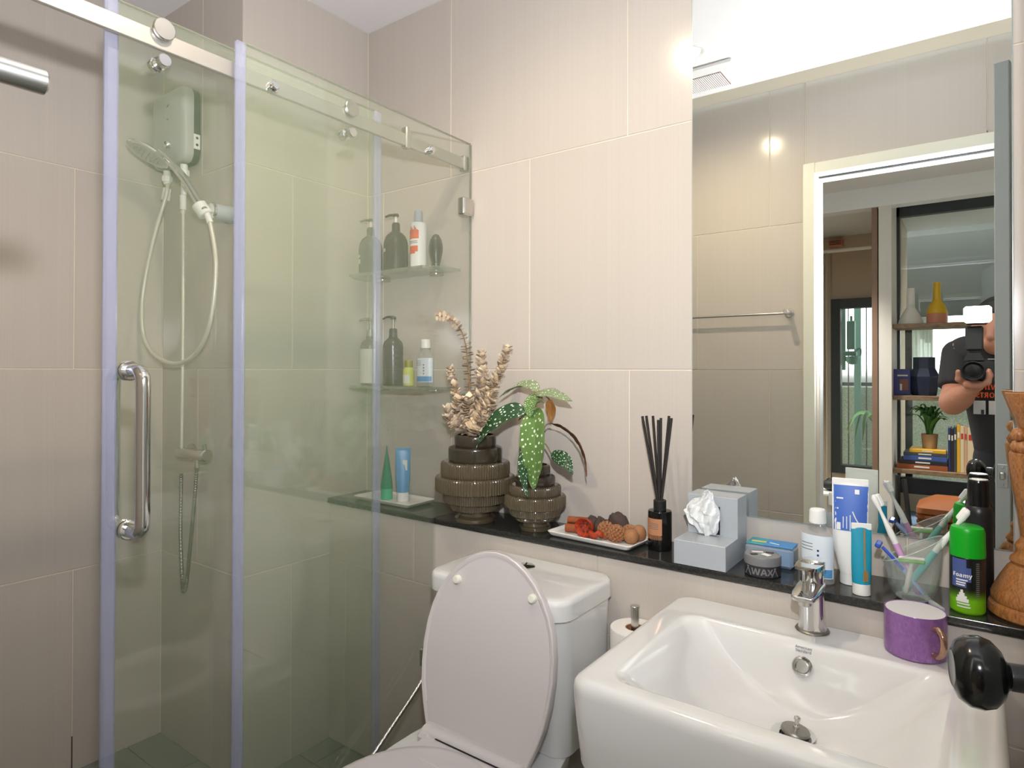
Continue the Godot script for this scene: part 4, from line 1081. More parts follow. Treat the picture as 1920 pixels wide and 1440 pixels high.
func ledge_right():
	var o: Node3D
	# tissue box: a low step in front, a tall block behind
	o = thing("tissue_box", "pale grey stepped tissue box in front of the mirror edge", "tissue box", Vector3(-0.473, LEDGE, 0))
	var side := [Vector2(0.016, 0), Vector2(0.1645, 0), Vector2(0.1655, 0.001), Vector2(0.1655, 0.051), Vector2(0.1645, 0.052), Vector2(0.0825, 0.052), Vector2(0.0825, 0.137), Vector2(0.0815, 0.138), Vector2(0.017, 0.138), Vector2(0.016, 0.137)]
	part("body", pz(side, -0.0555, 0.0555, Transform3D(Basis(Vector3.BACK, Vector3.UP, Vector3.LEFT), Vector3.ZERO)), M["tissue_box"], o)
	part("slot", bx(Vector3(-0.008, 0.085, 0.0826), Vector3(0.05, 0.062, 0.0012), 0.0005), M["dark_hole"], o)
	o = thing("tissue", "crumpled white tissue pulled out of the grey stepped box", "tissue")
	var rows := [[-0.500, 0.836, -0.464, 0.835, 0.010], [-0.510, 0.852, -0.457, 0.851, 0.018], [-0.522, 0.868, -0.454, 0.868, 0.026], [-0.533, 0.884, -0.453, 0.886, 0.032], [-0.526, 0.897, -0.456, 0.903, 0.032], [-0.508, 0.912, -0.462, 0.917, 0.030], [-0.490, 0.924, -0.468, 0.927, 0.027], [-0.480, 0.934, -0.474, 0.936, 0.025]]
	var rings := []
	for j in rows.size() * 3 - 2:
		var i0 := mini(j / 3, rows.size() - 2)
		var t := j / 3.0 - i0
		var q := []
		for k in 5: q.append(lerpf(rows[i0][k], rows[i0 + 1][k], t))
		var ring := PackedVector3Array()
		for s in [1, -1]:
			for c in 22:
				var x := c / 21.0 if s > 0 else 1.0 - c / 21.0
				var fold: float = 0.0065 * sin(x * 15.0 + j * 0.35) + 0.004 * sin(x * 31.0 - j * 0.8) + 0.0025 * sin(j * 1.7 + x * 6.0)
				var z: float = 0.0855 + q[4] * (0.35 + 0.65 * sin(PI * clampf(x * 0.9 + 0.05, 0, 1))) + fold * (0.4 + q[4] * 20.0) * 0.9 - (0.0022 if s < 0 else 0.0)
				ring.append(Vector3(lerpf(q[0], q[2], x), lerpf(q[1], q[3], x) + 0.003 * sin(x * 9.0 + j), maxf(z, 0.0842 + (0.001 if s > 0 else 0.0))))
		rings.append(ring)
	var b := MB.new(); b.loft(rings)
	part("sheet", b, M["tissue"], o, 28.0)
	# wax tin
	o = thing("wax_tin", "round grey hair wax tin with black patterned sides, in front of the blue packet", "tin", Vector3(-0.3545, LEDGE, 0.126))
	part("base", lt([[0, 0], [0.033, 0], [0.0345, 0.0015], [0.0345, 0.023], [0.033, 0.024], [0, 0.024]], 44), M["tin_black"], o)
	part("lid", lt([[0, 0.0235], [0.0355, 0.0235], [0.0358, 0.0245], [0.0358, 0.038], [0.034, 0.041], [0.031, 0.0415], [0.030, 0.0405], [0, 0.0405]], 44), M["tin_grey"], o)
	part("lettering", bend(words("WAX", 0.0125, 0.0006, true, 1.15), 0.0345, 1.33, 0.012), M["tin_grey"], o)
	for s in [[2.15, 0.5], [2.32, -0.5], [0.5, 0.5], [0.66, -0.5]]:
		var l := bx(Vector3.ZERO, Vector3(0.0022, 0.02, 0.0006), 0.0002, Basis(Vector3.BACK, s[1]))
		for i in l.p.size(): l.p[i].z += 0.0002
		part("pattern", bend(l, 0.0345, s[0], 0.012), M["tin_grey"], o)
	for q in [[Vector3(-0.012, 0.0412, -0.008), Vector3(0.022, 0.0012, 0.007), 0.4, "white_plastic"], [Vector3(0.008, 0.0412, 0.004), Vector3(0.018, 0.0012, 0.012), -0.5, "white_plastic"], [Vector3(-0.014, 0.0412, 0.012), Vector3(0.014, 0.0012, 0.008), 0.7, "tin_black"], [Vector3(0.010, 0.0412, -0.016), Vector3(0.016, 0.0012, 0.006), 0.2, "tin_black"]]:
		part("lid_print", bx(q[0], q[1], 0.0004, Basis(Vector3.UP, q[2])), M[q[3]], o)
	# packet
	o = thing("tissue_packet", "small clear packet with a bright blue and teal top, behind the wax tin", "packet", Vector3(-0.357, LEDGE, 0.044))
	part("wrap", bx(Vector3(0, 0.022, 0), Vector3(0.098, 0.043, 0.056), 0.006), M["pack_clear"], o)
	part("contents", bx(Vector3(0.012, 0.019, 0.002), Vector3(0.066, 0.034, 0.046), 0.006), M["pack_blue"], o)
	part("top_sheet", bx(Vector3(0.018, 0.0445, 0), Vector3(0.06, 0.002, 0.054), 0.0008), M["pack_blue"], o)
	part("top_sheet", bx(Vector3(-0.029, 0.0445, 0), Vector3(0.036, 0.002, 0.054), 0.0008), M["pack_teal"], o)
	part("print", bx(Vector3(-0.024, 0.0459, 0.006), Vector3(0.03, 0.0008, 0.009), 0.0003, Basis(Vector3.UP, 0.1)), M["pack_yellow"], o)
	part("print", bx(Vector3(0.008, 0.0459, 0.008), Vector3(0.022, 0.0008, 0.004), 0.0003, Basis(Vector3.UP, -0.3)), M["sky_label"], o)
	# bottles and tubes
	mouthwash(Vector3(-0.254, LEDGE, 0.108), -0.25, "clear mouthwash bottle with a white cap, standing behind the tap", "mouthwash_bottle")
	o = tube_pack("toothpaste_tube", "tall white tube with a blue panel, between the clear bottle and the aqua tube", Vector3(-0.2, LEDGE, 0.082), 0.12, 0.205, 0.064, 0.038, 0.022, M["tube_white"], M["tube_white"], 0.0185, M["tube_white"])
	var fz := func(y: float) -> float: return lerpf(0.019, 0.0015, pow((y - 0.022) / 0.175, 1.3)) + 0.0008
	var pn := MB.new()
	var pr := []
	for j in 8:
		var y := 0.104 + j * 0.0125
		var ring := PackedVector3Array()
		for i in 9:
			var a := lerpf(PI * 0.97, PI * 0.03, i / 8.0)
			ring.append(Vector3(0.0318 * cos(a), y, (fz.call(y) - 0.0002) * sin(a)))
		pr.append(ring)
	pn.loft(pr, false)
	part("blue_panel", pn, M["tube_blue"], o, 40.0, false)
	for q in [[0.012, 0.180, 0.008, 0.009], [-0.018, 0.166, 0.012, 0.003], [-0.020, 0.112, 0.007, 0.014], [-0.022, 0.146, 0.003, 0.003], [0.0, 0.12, 0.0016, 0.03], [-0.006, 0.12, 0.0016, 0.024], [-0.012, 0.12, 0.0016, 0.022]]:
		part("print", bx(Vector3(q[0], q[1], fz.call(q[1]) * sqrt(maxf(0.1, 1.0 - pow(q[0] / 0.032, 2.0))) + 0.0002), Vector3(q[2], q[3], 0.0014), 0.0004, Basis(Vector3.RIGHT, -0.1)), M["white_plastic"], o)
	part("print", tb(smooth([Vector3(0.004, 0.142, fz.call(0.142)), Vector3(0.010, 0.128, fz.call(0.128)), Vector3(0.018, 0.114, fz.call(0.114) * 0.86)]), 0.0012, 6), M["white_plastic"], o)
	o = tube_pack("toothpaste_tube", "smaller aqua tube with a gold stripe, foremost of the two tubes", Vector3(-0.1735, LEDGE, 0.138), 0.3, 0.132, 0.034, 0.028, 0.021, M["tube_aqua"], M["tube_white"], 0.0152, M["tube_white"])
	part("gold_stripe", bx(Vector3(0.004, 0.084, 0.0080), Vector3(0.003, 0.076, 0.001), 0.0004, Basis(Vector3.RIGHT, -0.1)), M["gold"], o)
	part("emblem", bx(Vector3(0.005, 0.036, 0.0126), Vector3(0.009, 0.019, 0.0014), 0.0004, Basis(Vector3.RIGHT, -0.09) * Basis(Vector3.UP, 0.35)), M["gold"], o)
	# tumbler with a slanted lip
	o = thing("tumbler", "clear glass tumbler with a slanted lip, holding the toothbrushes and razors", "glass", Vector3(-0.0935, LEDGE, 0.112))
	b = MB.new()
	rings = []
	for q in [[0.0, 0.0, 0.0], [0.019, 0.0, 0.0], [0.026, 0.0022, 0.0], [0.0325, 0.010, 0.0], [0.039, 0.026, 0.03], [0.0435, 0.046, 0.14], [0.0460, 0.070, 0.36], [0.0468, 0.0915, 0.60], [0.0462, 0.0922, 0.60], [0.0445, 0.070, 0.36], [0.0418, 0.046, 0.14], [0.0373, 0.027, 0.03], [0.030, 0.0135, 0.0], [0.02, 0.0075, 0.0], [0.0, 0.0065, 0.0]]:
		var ring := PackedVector3Array()
		for i in 48:
			var a := TAU * i / 48
			ring.append(Vector3(q[0] * cos(a), q[1] + q[0] * cos(a) * q[2], q[0] * sin(a)))
		rings.append(ring)
	b.loft(rings, true, false, false)
	part("glass_body", b, M["tumbler"], o)
	var lip := []
	for i in 49:
		var a := TAU * i / 48
		lip.append(Vector3(0.0465 * cos(a), 0.0922 + 0.0465 * cos(a) * 0.6, 0.0465 * sin(a)))
	part("rim", tb(lip, 0.0009, 8), M["rim_glass"], o)
	part("foot_ring", lt([[0.0185, -0.0001], [0.0262, 0.0021], [0.028, 0.0045], [0.0275, 0.0052], [0.0185, 0.0012], [0.0185, -0.0001]], 40), M["rim_glass"], o)
	toothbrush("lilac-handled toothbrush leaning left in the glass tumbler", Vector3(-0.159, 0.963, 0.10), Vector3(-0.083, 0.792, 0.112), M["brush_lilac"], Vector3(0.4, 0.3, -0.8))
	toothbrush("teal-handled toothbrush leaning right in the glass tumbler", Vector3(-0.010, 0.957, 0.122), Vector3(-0.108, 0.795, 0.118), M["brush_teal"], Vector3(-0.2, 0.3, -0.9))
	o = thing("razor", "blue disposable razor leaning left in the glass tumbler", "razor")
	part("handle", tb(smooth([Vector3(-0.140, 0.871, 0.122), Vector3(-0.126, 0.856, 0.123), Vector3(-0.108, 0.836, 0.122), Vector3(-0.078, 0.796, 0.118)], 5), [0.0025, 0.003, 0.0035, 0.004, 0.0045, 0.0045, 0.005, 0.005, 0.005, 0.0048, 0.0046, 0.0044, 0.0042, 0.0042, 0.004, 0.0035], 12), M["razor_pale"], o)
	part("handle_spine", tb(smooth([Vector3(-0.141, 0.873, 0.127), Vector3(-0.126, 0.858, 0.128), Vector3(-0.107, 0.837, 0.128)], 5), 0.0026, 10), M["razor_blue"], o)
	part("head", bx(Vector3(-0.147, 0.876, 0.122), Vector3(0.010, 0.007, 0.036), 0.002, Basis(Vector3.BACK, -0.3)), M["razor_blue"], o)
	o = thing("razor", "green disposable razor lying across the mouth of the glass tumbler", "razor")
	part("handle", tb([Vector3(-0.094, 0.853, 0.136), Vector3(-0.098, 0.83, 0.132), Vector3(-0.104, 0.797, 0.126)], [0.003, 0.0045, 0.004], 12), M["off_white"], o)
	part("head", bx(Vector3(-0.094, 0.8575, 0.138), Vector3(0.042, 0.0065, 0.010), 0.002, Basis(Vector3.BACK, 0.05)), M["razor_green"], o)
	part("blade_guard", bx(Vector3(-0.094, 0.8625, 0.139), Vector3(0.04, 0.004, 0.008), 0.001, Basis(Vector3.BACK, 0.05)), M["off_white"], o)
	o = thing("plastic_rod", "thin clear plastic rod lying on the ledge between tumbler and foam can", "rod")
	part("rod", cyl(Vector3(-0.066, LEDGE + 0.0052, 0.128), Vector3(-0.047, LEDGE + 0.0052, 0.163), 0.005, 16, 0.002), M["rim_glass"], o)
	# shaving foam
	o = thing("foam_can", "shaving foam can with a bright green cap and lime base", "can", Vector3(-0.0125, LEDGE, 0.122))
	part("body", lt([[0, 0], [0.0235, 0], [0.0252, 0.002], [0.026, 0.005], [0.026, 0.094], [0.024, 0.0975], [0, 0.098]], 44), M["foam_body"], o)
	part("cap", lt([[0, 0.0965], [0.0262, 0.0965], [0.0264, 0.098], [0.0258, 0.138], [0.0235, 0.1455], [0.019, 0.1485], [0.011, 0.148], [0, 0.1475]], 44), M["foam_green"], o)
	part("blue_flash", arc(0.0261, 0.046, 0.094, 1.62, 2.5), M["foam_blue"], o)
	part("blue_flash", arc(0.0261, 0.056, 0.08, 1.36, 1.63), M["foam_blue"], o)
	part("lettering", bend(words("Foamy", 0.0066, 0.0005, true), 0.0266, 1.86, 0.0665), M["white_plastic"], o)
	for q in [[0.0575, 1.55, 2.2], [0.053, 1.66, 2.2], [0.049, 1.7, 2.2], [0.017, 1.45, 2.15], [0.012, 1.4, 2.15]]: part("print_line", arc(0.0266, q[0], q[0] + 0.0022, q[1], q[2], 0.0003), M["white_plastic"], o)
	for q in [[0.024, 1.5, 2.2], [0.029, 1.6, 2.12], [0.034, 1.72, 2.02], [0.039, 1.8, 1.94]]: part("foam_picture", arc(0.0262, q[0] - 0.003, q[0] + 0.003, q[1], q[2], 0.0006), M["white_plastic"], o)
	for i in 18: part("print_line", arc(0.0261, 0.03 + i * 0.0034, 0.0314 + i * 0.0034, 0.88, 1.08, 0.0003, 4), M["grey_ink"], o)
	o = thing("spray_can", "tall black spray can behind the green-capped foam can", "can", Vector3(0.004, LEDGE, 0.044))
	part("body", lt([[0, 0], [0.0205, 0], [0.022, 0.002], [0.022, 0.158], [0.0205, 0.166], [0.018, 0.171], [0.017, 0.172], [0, 0.172]], 40), M["black_satin"], o)
	part("cap", lt([[0, 0.1715], [0.0175, 0.1715], [0.0177, 0.173], [0.0172, 0.212], [0.0155, 0.218], [0.0145, 0.2185], [0, 0.2185]], 36), M["black_gloss"], o)
	part("cap_top", lt([[0, 0.2184], [0.0142, 0.2184], [0.0138, 0.2196], [0, 0.2198]], 36), M["steel"], o)
	# turned wooden ornament
	o = thing("wooden_goblet", "turned olive-wood goblet ornament at the far right of the ledge, by the black can", "ornament", Vector3(0.088, LEDGE, 0.092))
	part("base", lt([[0, 0], [0.068, 0], [0.0725, 0.004], [0.073, 0.012], [0.0715, 0.019], [0.067, 0.0215], [0.066, 0.023], [0.0685, 0.026], [0.069, 0.034], [0.066, 0.042], [0.056, 0.064], [0.046, 0.082], [0.040, 0.088], [0.0405, 0.091], [0, 0.091]], 56), M["olive_wood"], o)
	part("waist", lt([[0, 0.0905], [0.0405, 0.0905], [0.0425, 0.094], [0.041, 0.099], [0.036, 0.104], [0.034, 0.112], [0.0355, 0.118], [0.033, 0.124], [0.028, 0.130], [0.0265, 0.136], [0, 0.136]], 48), M["olive_wood"], o)
	part("stem", lt([[0, 0.1355], [0.0265, 0.1355], [0.0275, 0.15], [0.031, 0.18], [0.036, 0.215], [0.0405, 0.25], [0.0425, 0.275], [0.041, 0.279], [0.036, 0.277], [0, 0.274]], 48), M["olive_wood"], o)
	for i in 7:
		var a := TAU * i / 7 + 0.3
		for y in [0.287, 0.309]:
			part("bead", lt([[0, -0.0125], [0.009, -0.0088], [0.0125, 0], [0.009, 0.0088], [0, 0.0125]], 16, Vector3(0.029 * cos(a + y * 20), y, 0.029 * sin(a + y * 20))), M["olive_wood"], o, 70.0)
	part("core", lt([[0, 0.272], [0.026, 0.272], [0.026, 0.325], [0, 0.325]], 32), M["olive_wood"], o)
	part("cup", lt([[0, 0.32], [0.028, 0.32], [0.030, 0.324], [0.037, 0.345], [0.046, 0.372], [0.048, 0.379], [0.0465, 0.3805], [0.042, 0.372], [0.033, 0.348], [0.024, 0.34], [0, 0.338]], 48), M["olive_wood"], o)

func basin():
	var o := thing("wash_basin", "white rectangular ceramic wash basin below the mirror", "basin")
	var cx := -0.2425
	var b := MB.new()
	var n := 10
	b.loft([rrect(cx, 0.385, 0.248, 0.207, 0.05, 0.557, n), rrect(cx, 0.390, 0.263, 0.229, 0.045, 0.566, n), rrect(cx, 0.393, 0.2685, 0.234, 0.042, 0.585, n), rrect(cx, 0.395, 0.2745, 0.2365, 0.038, 0.66, n), rrect(cx, 0.395, 0.277, 0.237, 0.036, 0.697, n),
		rrect(cx, 0.395, 0.2768, 0.2368, 0.036, 0.7045, n), rrect(cx, 0.395, 0.2748, 0.2348, 0.0345, 0.711, n), rrect(cx, 0.395, 0.271, 0.2315, 0.033, 0.7158, n), rrect(cx, 0.395, 0.2655, 0.2265, 0.031, 0.719, n), rrect(cx, 0.395, 0.2595, 0.2205, 0.03, 0.72, n),
		rrect(cx, 0.4285, 0.226, 0.167, 0.034, 0.7197, n), rrect(cx, 0.4285, 0.2195, 0.162, 0.036, 0.7178, n), rrect(cx, 0.4285, 0.211, 0.1575, 0.04, 0.7125, n), rrect(cx, 0.4285, 0.200, 0.153, 0.044, 0.703, n), rrect(cx, 0.4285, 0.1865, 0.148, 0.048, 0.69, n), rrect(cx, 0.428, 0.170, 0.142, 0.054, 0.672, n),
		rrect(cx, 0.4265, 0.150, 0.133, 0.06, 0.650, n), rrect(cx, 0.422, 0.124, 0.1175, 0.066, 0.630, n), rrect(-0.243, 0.410, 0.093, 0.0925, 0.066, 0.615, n), rrect(-0.243, 0.390, 0.062, 0.062, 0.055, 0.607, n), rrect(-0.243, 0.372, 0.034, 0.034, 0.034, 0.602, n), rrect(-0.243, 0.368, 0.024, 0.024, 0.024, 0.597, n), rrect(-0.243, 0.368, 0.023, 0.023, 0.023, 0.575, n)], true, true, true)
	part("bowl", b, M["ceramic"], o, 50.0)
	# back wall of the bowl leans: overflow and maker's print lie on it
	var lean := Basis(Vector3.RIGHT, -0.6)
	var ov := part("overflow_ring", lt([[0.0115, -0.002], [0.0165, -0.001], [0.0172, 0.001], [0.0155, 0.003], [0.0125, 0.0032], [0.0112, 0.0015], [0.0112, -0.002]], 36).move(Transform3D(Basis(Vector3.RIGHT, PI / 2 - 0.34), Vector3(-0.2465, 0.6815, 0.2856))), M["chrome"], o)
	part("overflow_cap", lt([[0, 0.0005], [0.0095, 0.0005], [0.0102, 0.0002], [0.0102, -0.003], [0, -0.003]], 28).move(Transform3D(Basis(Vector3.RIGHT, PI / 2 - 0.34), Vector3(-0.2465, 0.6815, 0.2856))), M["steel"], ov)
	part("lettering", words("American", 0.0042, 0.0008, false, 1.1).move(Transform3D(lean, Vector3(-0.2465, 0.7105, 0.2737))), M["grey_ink"], o)
	part("lettering", words("Standard", 0.0042, 0.0008, false, 1.1).move(Transform3D(lean, Vector3(-0.2465, 0.7050, 0.2763))), M["grey_ink"], o)
	part("drain_ring", lt([[0.020, -0.004], [0.022, 0.0], [0.0315, 0.0015], [0.034, 0.0035], [0.0335, 0.0042], [0.024, 0.0028], [0.021, 0.0005], [0.0195, -0.004]], 40, Vector3(-0.243, 0.601, 0.368)), M["chrome"], o)
	o = thing("drain_plug", "round steel pop-up plug tilted in the basin drain", "plug", Vector3(-0.243, 0.604, 0.368))
	var tl := Basis(Vector3(0.3, 0, 1).normalized(), -0.13)
	part("disc", lt([[0, -0.004], [0.019, -0.004], [0.0215, -0.001], [0.0225, 0.003], [0.021, 0.0055], [0.008, 0.0065], [0, 0.0065]], 40).move(Transform3D(tl, Vector3(0.003, 0.004, 0))), M["dull_steel"], o)
	part("rubber_seal", lt([[0, -0.009], [0.019, -0.009], [0.0215, -0.006], [0.021, -0.0038], [0, -0.0038]], 36).move(Transform3D(tl, Vector3(0.003, 0.004, 0))), M["dark_hole"], o)
	part("post", lt([[0, 0.006], [0.0048, 0.006], [0.0044, 0.011], [0.0036, 0.012], [0.0036, 0.020], [0.0052, 0.021], [0.0052, 0.0245], [0.0035, 0.0258], [0, 0.026]], 18).move(Transform3D(tl, Vector3(0.003, 0.004, 0))), M["steel"], o)
	# mixer tap: its spout and lever both reach out over the bowl
	o = thing("basin_tap", "chrome single-lever mixer tap standing on the back rim of the basin", "tap", Vector3(-0.245, 0.72, 0.207))
	part("base_ring", lt([[0, 0], [0.0285, 0], [0.0295, 0.0015], [0.028, 0.004], [0.0245, 0.0055], [0, 0.006]], 44), M["dull_steel"], o)
	part("body", lt([[0, 0.005], [0.0245, 0.005], [0.0228, 0.014], [0.0215, 0.04], [0.0215, 0.074], [0.020, 0.0785], [0, 0.079]], 44), M["chrome"], o)
	b = MB.new()
	var rings := []
	for q in [[-0.0215, 0.084, 0.012, 0.0055], [-0.017, 0.084, 0.019, 0.0062], [0.0, 0.084, 0.0225, 0.0064], [0.03, 0.0835, 0.0228, 0.0062], [0.062, 0.082, 0.0222, 0.0056], [0.080, 0.081, 0.0195, 0.0050], [0.0855, 0.0806, 0.0165, 0.0042], [0.087, 0.0805, 0.012, 0.003]]:
		var ring := PackedVector3Array()
		for i in 28:
			var a := TAU * i / 28
			var cc := signf(cos(a)) * pow(absf(cos(a)), 0.5)
			var ss := signf(sin(a)) * pow(absf(sin(a)), 0.5)
			ring.append(Vector3(q[2] * cc, q[1] + q[3] * ss, q[0]))
		rings.append(ring)
	b.loft(rings)
	var sp := part("spout", b, M["chrome"], o)
	part("aerator", cyl(Vector3(0, 0.078, 0.066), Vector3(0, 0.066, 0.065), 0.0112, 24), M["steel"], sp)
	part("cartridge", lt([[0, 0.0895], [0.0195, 0.0895], [0.0198, 0.091], [0.0198, 0.112], [0.0185, 0.114], [0.0185, 0.1175], [0, 0.1175]], 40), M["chrome"], o)
	var lv := part("lever_cap", lt([[0, 0.117], [0.021, 0.117], [0.0218, 0.1185], [0.0218, 0.127], [0.0205, 0.1295], [0, 0.1305]], 44), M["chrome"], o)
	b = MB.new()
	b.prism(PackedVector2Array([Vector2(-0.0225, -0.004), Vector2(0.0225, -0.004), Vector2(0.0218, 0.03), Vector2(0.0185, 0.056), Vector2(0.012, 0.0595), Vector2(-0.012, 0.0595), Vector2(-0.0185, 0.056), Vector2(-0.0218, 0.03)]), -0.003, 0.003, Transform3D(Basis(Vector3.RIGHT, Vector3.BACK, Vector3.DOWN).rotated(Vector3.RIGHT, -0.05), Vector3(0, 0.124, 0)))
	part("lever", b, M["chrome"], lv)
	# mug
	o = thing("mug", "purple lustre mug with a white inside, on the back right of the basin rim", "mug", Vector3(-0.0845, 0.7203, 0.205))
	part("cup", lt([[0, 0], [0.043, 0], [0.0455, 0.002], [0.0462, 0.006], [0.0462, 0.072], [0.0455, 0.0735], [0.0438, 0.0722], [0.0432, 0.06], [0.0432, 0.008], [0.04, 0.005], [0, 0.005]], 60), M["purple_gloss"], o)
	part("lining", lt([[0.0435, 0.0728], [0.0429, 0.07], [0.0429, 0.0085], [0.04, 0.0058], [0, 0.0056]], 60), M["porcelain_in"], o, 38.0, false)
	var hd := Vector3(0.62, 0, 0.78).normalized()
	part("handle", tb(smooth([hd * 0.045 + Vector3(0, 0.058, 0), hd * 0.058 + Vector3(0, 0.06, 0), hd * 0.067 + Vector3(0, 0.05, 0), hd * 0.066 + Vector3(0, 0.03, 0), hd * 0.056 + Vector3(0, 0.018, 0), hd * 0.045 + Vector3(0, 0.016, 0)], 5), 0.0052, 14), M["purple_gold"], o)

func egg(cx: float, s: float, prof: Array) -> Array:
	# half widths up a centre line -> closed outline
	var l := []
	for q in prof: l.append(Vector2(cx + q[1] * s, q[0]))
	for i in range(prof.size() - 1, -1, -1):
		if prof[i][1] > 0.001: l.append(Vector2(cx - prof[i][1] * s, prof[i][0]))
	return l

func toilet():
	var o := thing("toilet", "white toilet with its lid raised against the cistern", "toilet")
	var cx := -0.857
	var w: StandardMaterial3D = M["ceramic"]
	var b := MB.new()
	b.loft([rrect(cx, 0.262, 0.165, 0.092, 0.03, 0.385), rrect(cx, 0.270, 0.176, 0.104, 0.036, 0.40), rrect(cx, 0.274, 0.182, 0.111, 0.04, 0.55), rrect(cx, 0.276, 0.1845, 0.1145, 0.04, 0.688)])
	part("cistern", b, w, o, 50.0)
	b = MB.new()
	b.loft([rrect(cx, 0.279, 0.188, 0.1175, 0.04, 0.686), rrect(cx, 0.2795, 0.191, 0.1195, 0.042, 0.6885), rrect(cx, 0.2795, 0.191, 0.1195, 0.042, 0.718), rrect(cx, 0.2795, 0.1885, 0.117, 0.04, 0.7255), rrect(cx, 0.2795, 0.183, 0.1115, 0.036, 0.7295), rrect(cx, 0.2795, 0.17, 0.0985, 0.03, 0.731), rrect(cx, 0.2795, 0.1, 0.05, 0.03, 0.7315)])
	var tl := part("cistern_lid", b, w, o, 50.0)
	part("flush_button", lt([[0, 0.730], [0.0245, 0.730], [0.0245, 0.7335], [0.022, 0.7355], [0, 0.736]], 36, Vector3(-0.866, 0, 0.245)), M["chrome"], tl)
	part("button_split", bx(Vector3(-0.866, 0.7362, 0.245), Vector3(0.003, 0.001, 0.04), 0.0003, Basis(Vector3.UP, 0.4)), M["dark_hole"], tl)
	# pan
	b = MB.new()
	var lx := -0.842
	var rg := func(y: float, s: float, z0: float, z1: float) -> PackedVector3Array:
		var out := PackedVector3Array()
		for i in 44:
			var a := TAU * i / 44
			var zz := (z0 + z1) / 2 - (z1 - z0) / 2 * cos(a)
			var t := (zz - z0) / (z1 - z0)
			out.append(Vector3(lx + s * sin(a) * (1.0 + 0.10 * (0.5 - t)) * signf(1), y, zz))
		return out
	b.loft([rg.call(0.001, 0.11, 0.22, 0.72), rg.call(0.06, 0.105, 0.22, 0.70), rg.call(0.18, 0.115, 0.2, 0.74), rg.call(0.30, 0.155, 0.18, 0.84), rg.call(0.375, 0.172, 0.17, 0.885), rg.call(0.392, 0.172, 0.17, 0.887), rg.call(0.397, 0.166, 0.18, 0.88), rg.call(0.396, 0.12, 0.50, 0.83), rg.call(0.34, 0.10, 0.52, 0.80), rg.call(0.26, 0.05, 0.60, 0.72)])
	part("pan", b, w, o, 50.0)
	# seat ring, lying down
	b = MB.new()
	b.loft([rg.call(0.399, 0.166, 0.492, 0.892), rg.call(0.402, 0.171, 0.488, 0.897), rg.call(0.412, 0.171, 0.488, 0.897), rg.call(0.417, 0.166, 0.494, 0.891), rg.call(0.418, 0.155, 0.506, 0.88), rg.call(0.414, 0.108, 0.575, 0.83), rg.call(0.402, 0.104, 0.58, 0.826), rg.call(0.399, 0.106, 0.578, 0.828), rg.call(0.399, 0.166, 0.492, 0.892)], true, false, false)
	part("seat", b, M["lid_plastic"], o, 40.0)
	part("seat_back", bx(Vector3(lx, 0.4085, 0.515), Vector3(0.23, 0.017, 0.09), 0.006), M["lid_plastic"], o)
	# raised lid, its underside towards the room
	var prof := [[0.0, 0.134], [0.04, 0.150], [0.08, 0.1625], [0.125, 0.170], [0.17, 0.1725], [0.215, 0.1695], [0.255, 0.161], [0.29, 0.147], [0.32, 0.128], [0.345, 0.106], [0.366, 0.080], [0.381, 0.053], [0.390, 0.026], [0.393, 0.0]]
	var up := Vector3(0.028, 0.983, -0.165).normalized()
	var nz := Vector3.RIGHT.cross(up).normalized()
	var xf := Transform3D(Basis(Vector3.RIGHT, up, nz), Vector3(0, 0.421, 0.466))
	b = MB.new()
	var rings := []
	for q in [[0.965, -0.020, 0.006], [0.992, -0.017, 0.0015], [1.0, -0.010, 0.0], [1.0, 0.0, 0.0], [0.99, 0.002, 0.002], [0.955, 0.0015, 0.008], [0.94, -0.001, 0.012], [0.5, 0.0, 0.09], [0.02, 0.0005, 0.19]]:
		var ring := PackedVector3Array()
		var ol := egg(-0.842, 1.0, prof)
		for v in ol:
			var c := Vector2(-0.842, 0.19)
			var u: Vector2 = c + (v - c) * q[0]
			ring.append(xf * Vector3(u.x, u.y, q[1]))
		rings.append(ring)
	b.loft(rings)
	var lid := part("lid", b, M["lid_plastic"], o, 42.0)
	for v in [Vector2(-0.939, 0.318), Vector2(-0.737, 0.318)]:
		part("bumper", lt([[0.0095, -0.001], [0.0095, 0.006], [0.007, 0.010], [0, 0.011]], 24).move(Transform3D(xf.basis * Basis(Vector3.RIGHT, PI / 2), xf * Vector3(v.x, v.y, 0.0))), M["rubber_white"], lid)
	part("hinge_bar", cyl(Vector3(-0.972, 0.413, 0.474), Vector3(-0.712, 0.413, 0.474), 0.0165, 24, 0.003), M["lid_plastic"], o)
	for x in [-0.958, -0.726]:
		part("hinge_block", bx(Vector3(x, 0.405, 0.482), Vector3(0.034, 0.032, 0.036), 0.007), M["lid_plastic"], o)
	part("gap_line", bx(Vector3(-0.836, 0.4186, 0.4905), Vector3(0.18, 0.002, 0.003), 0.0006), M["dark_hole"], o)
	# things beside it
	o = thing("toilet_roll", "white toilet roll on an upright post between cistern and basin", "toilet roll", Vector3(-0.597, 0.543, 0.214))
	part("paper", lt([[0.021, 0.0], [0.052, 0.0], [0.0535, 0.002], [0.0535, 0.098], [0.052, 0.1], [0.021, 0.1], [0.021, 0.0]], 48), M["paper"], o)
	part("core", lt([[0.0185, 0.0005], [0.0212, 0.0005], [0.0212, 0.0995], [0.0185, 0.0995], [0.0185, 0.0005]], 36), M["kraft"], o)
	o = thing("roll_holder", "brushed steel upright toilet roll holder on the lower wall", "roll holder", Vector3(-0.597, 0.0, 0.214))
	part("post", cyl(Vector3(0, 0.535, 0), Vector3(0, 0.688, 0), 0.0085, 24), M["steel"], o)
	part("cap", cyl(Vector3(0, 0.686, 0), Vector3(0, 0.690, 0), 0.0105, 24), M["steel"], o)
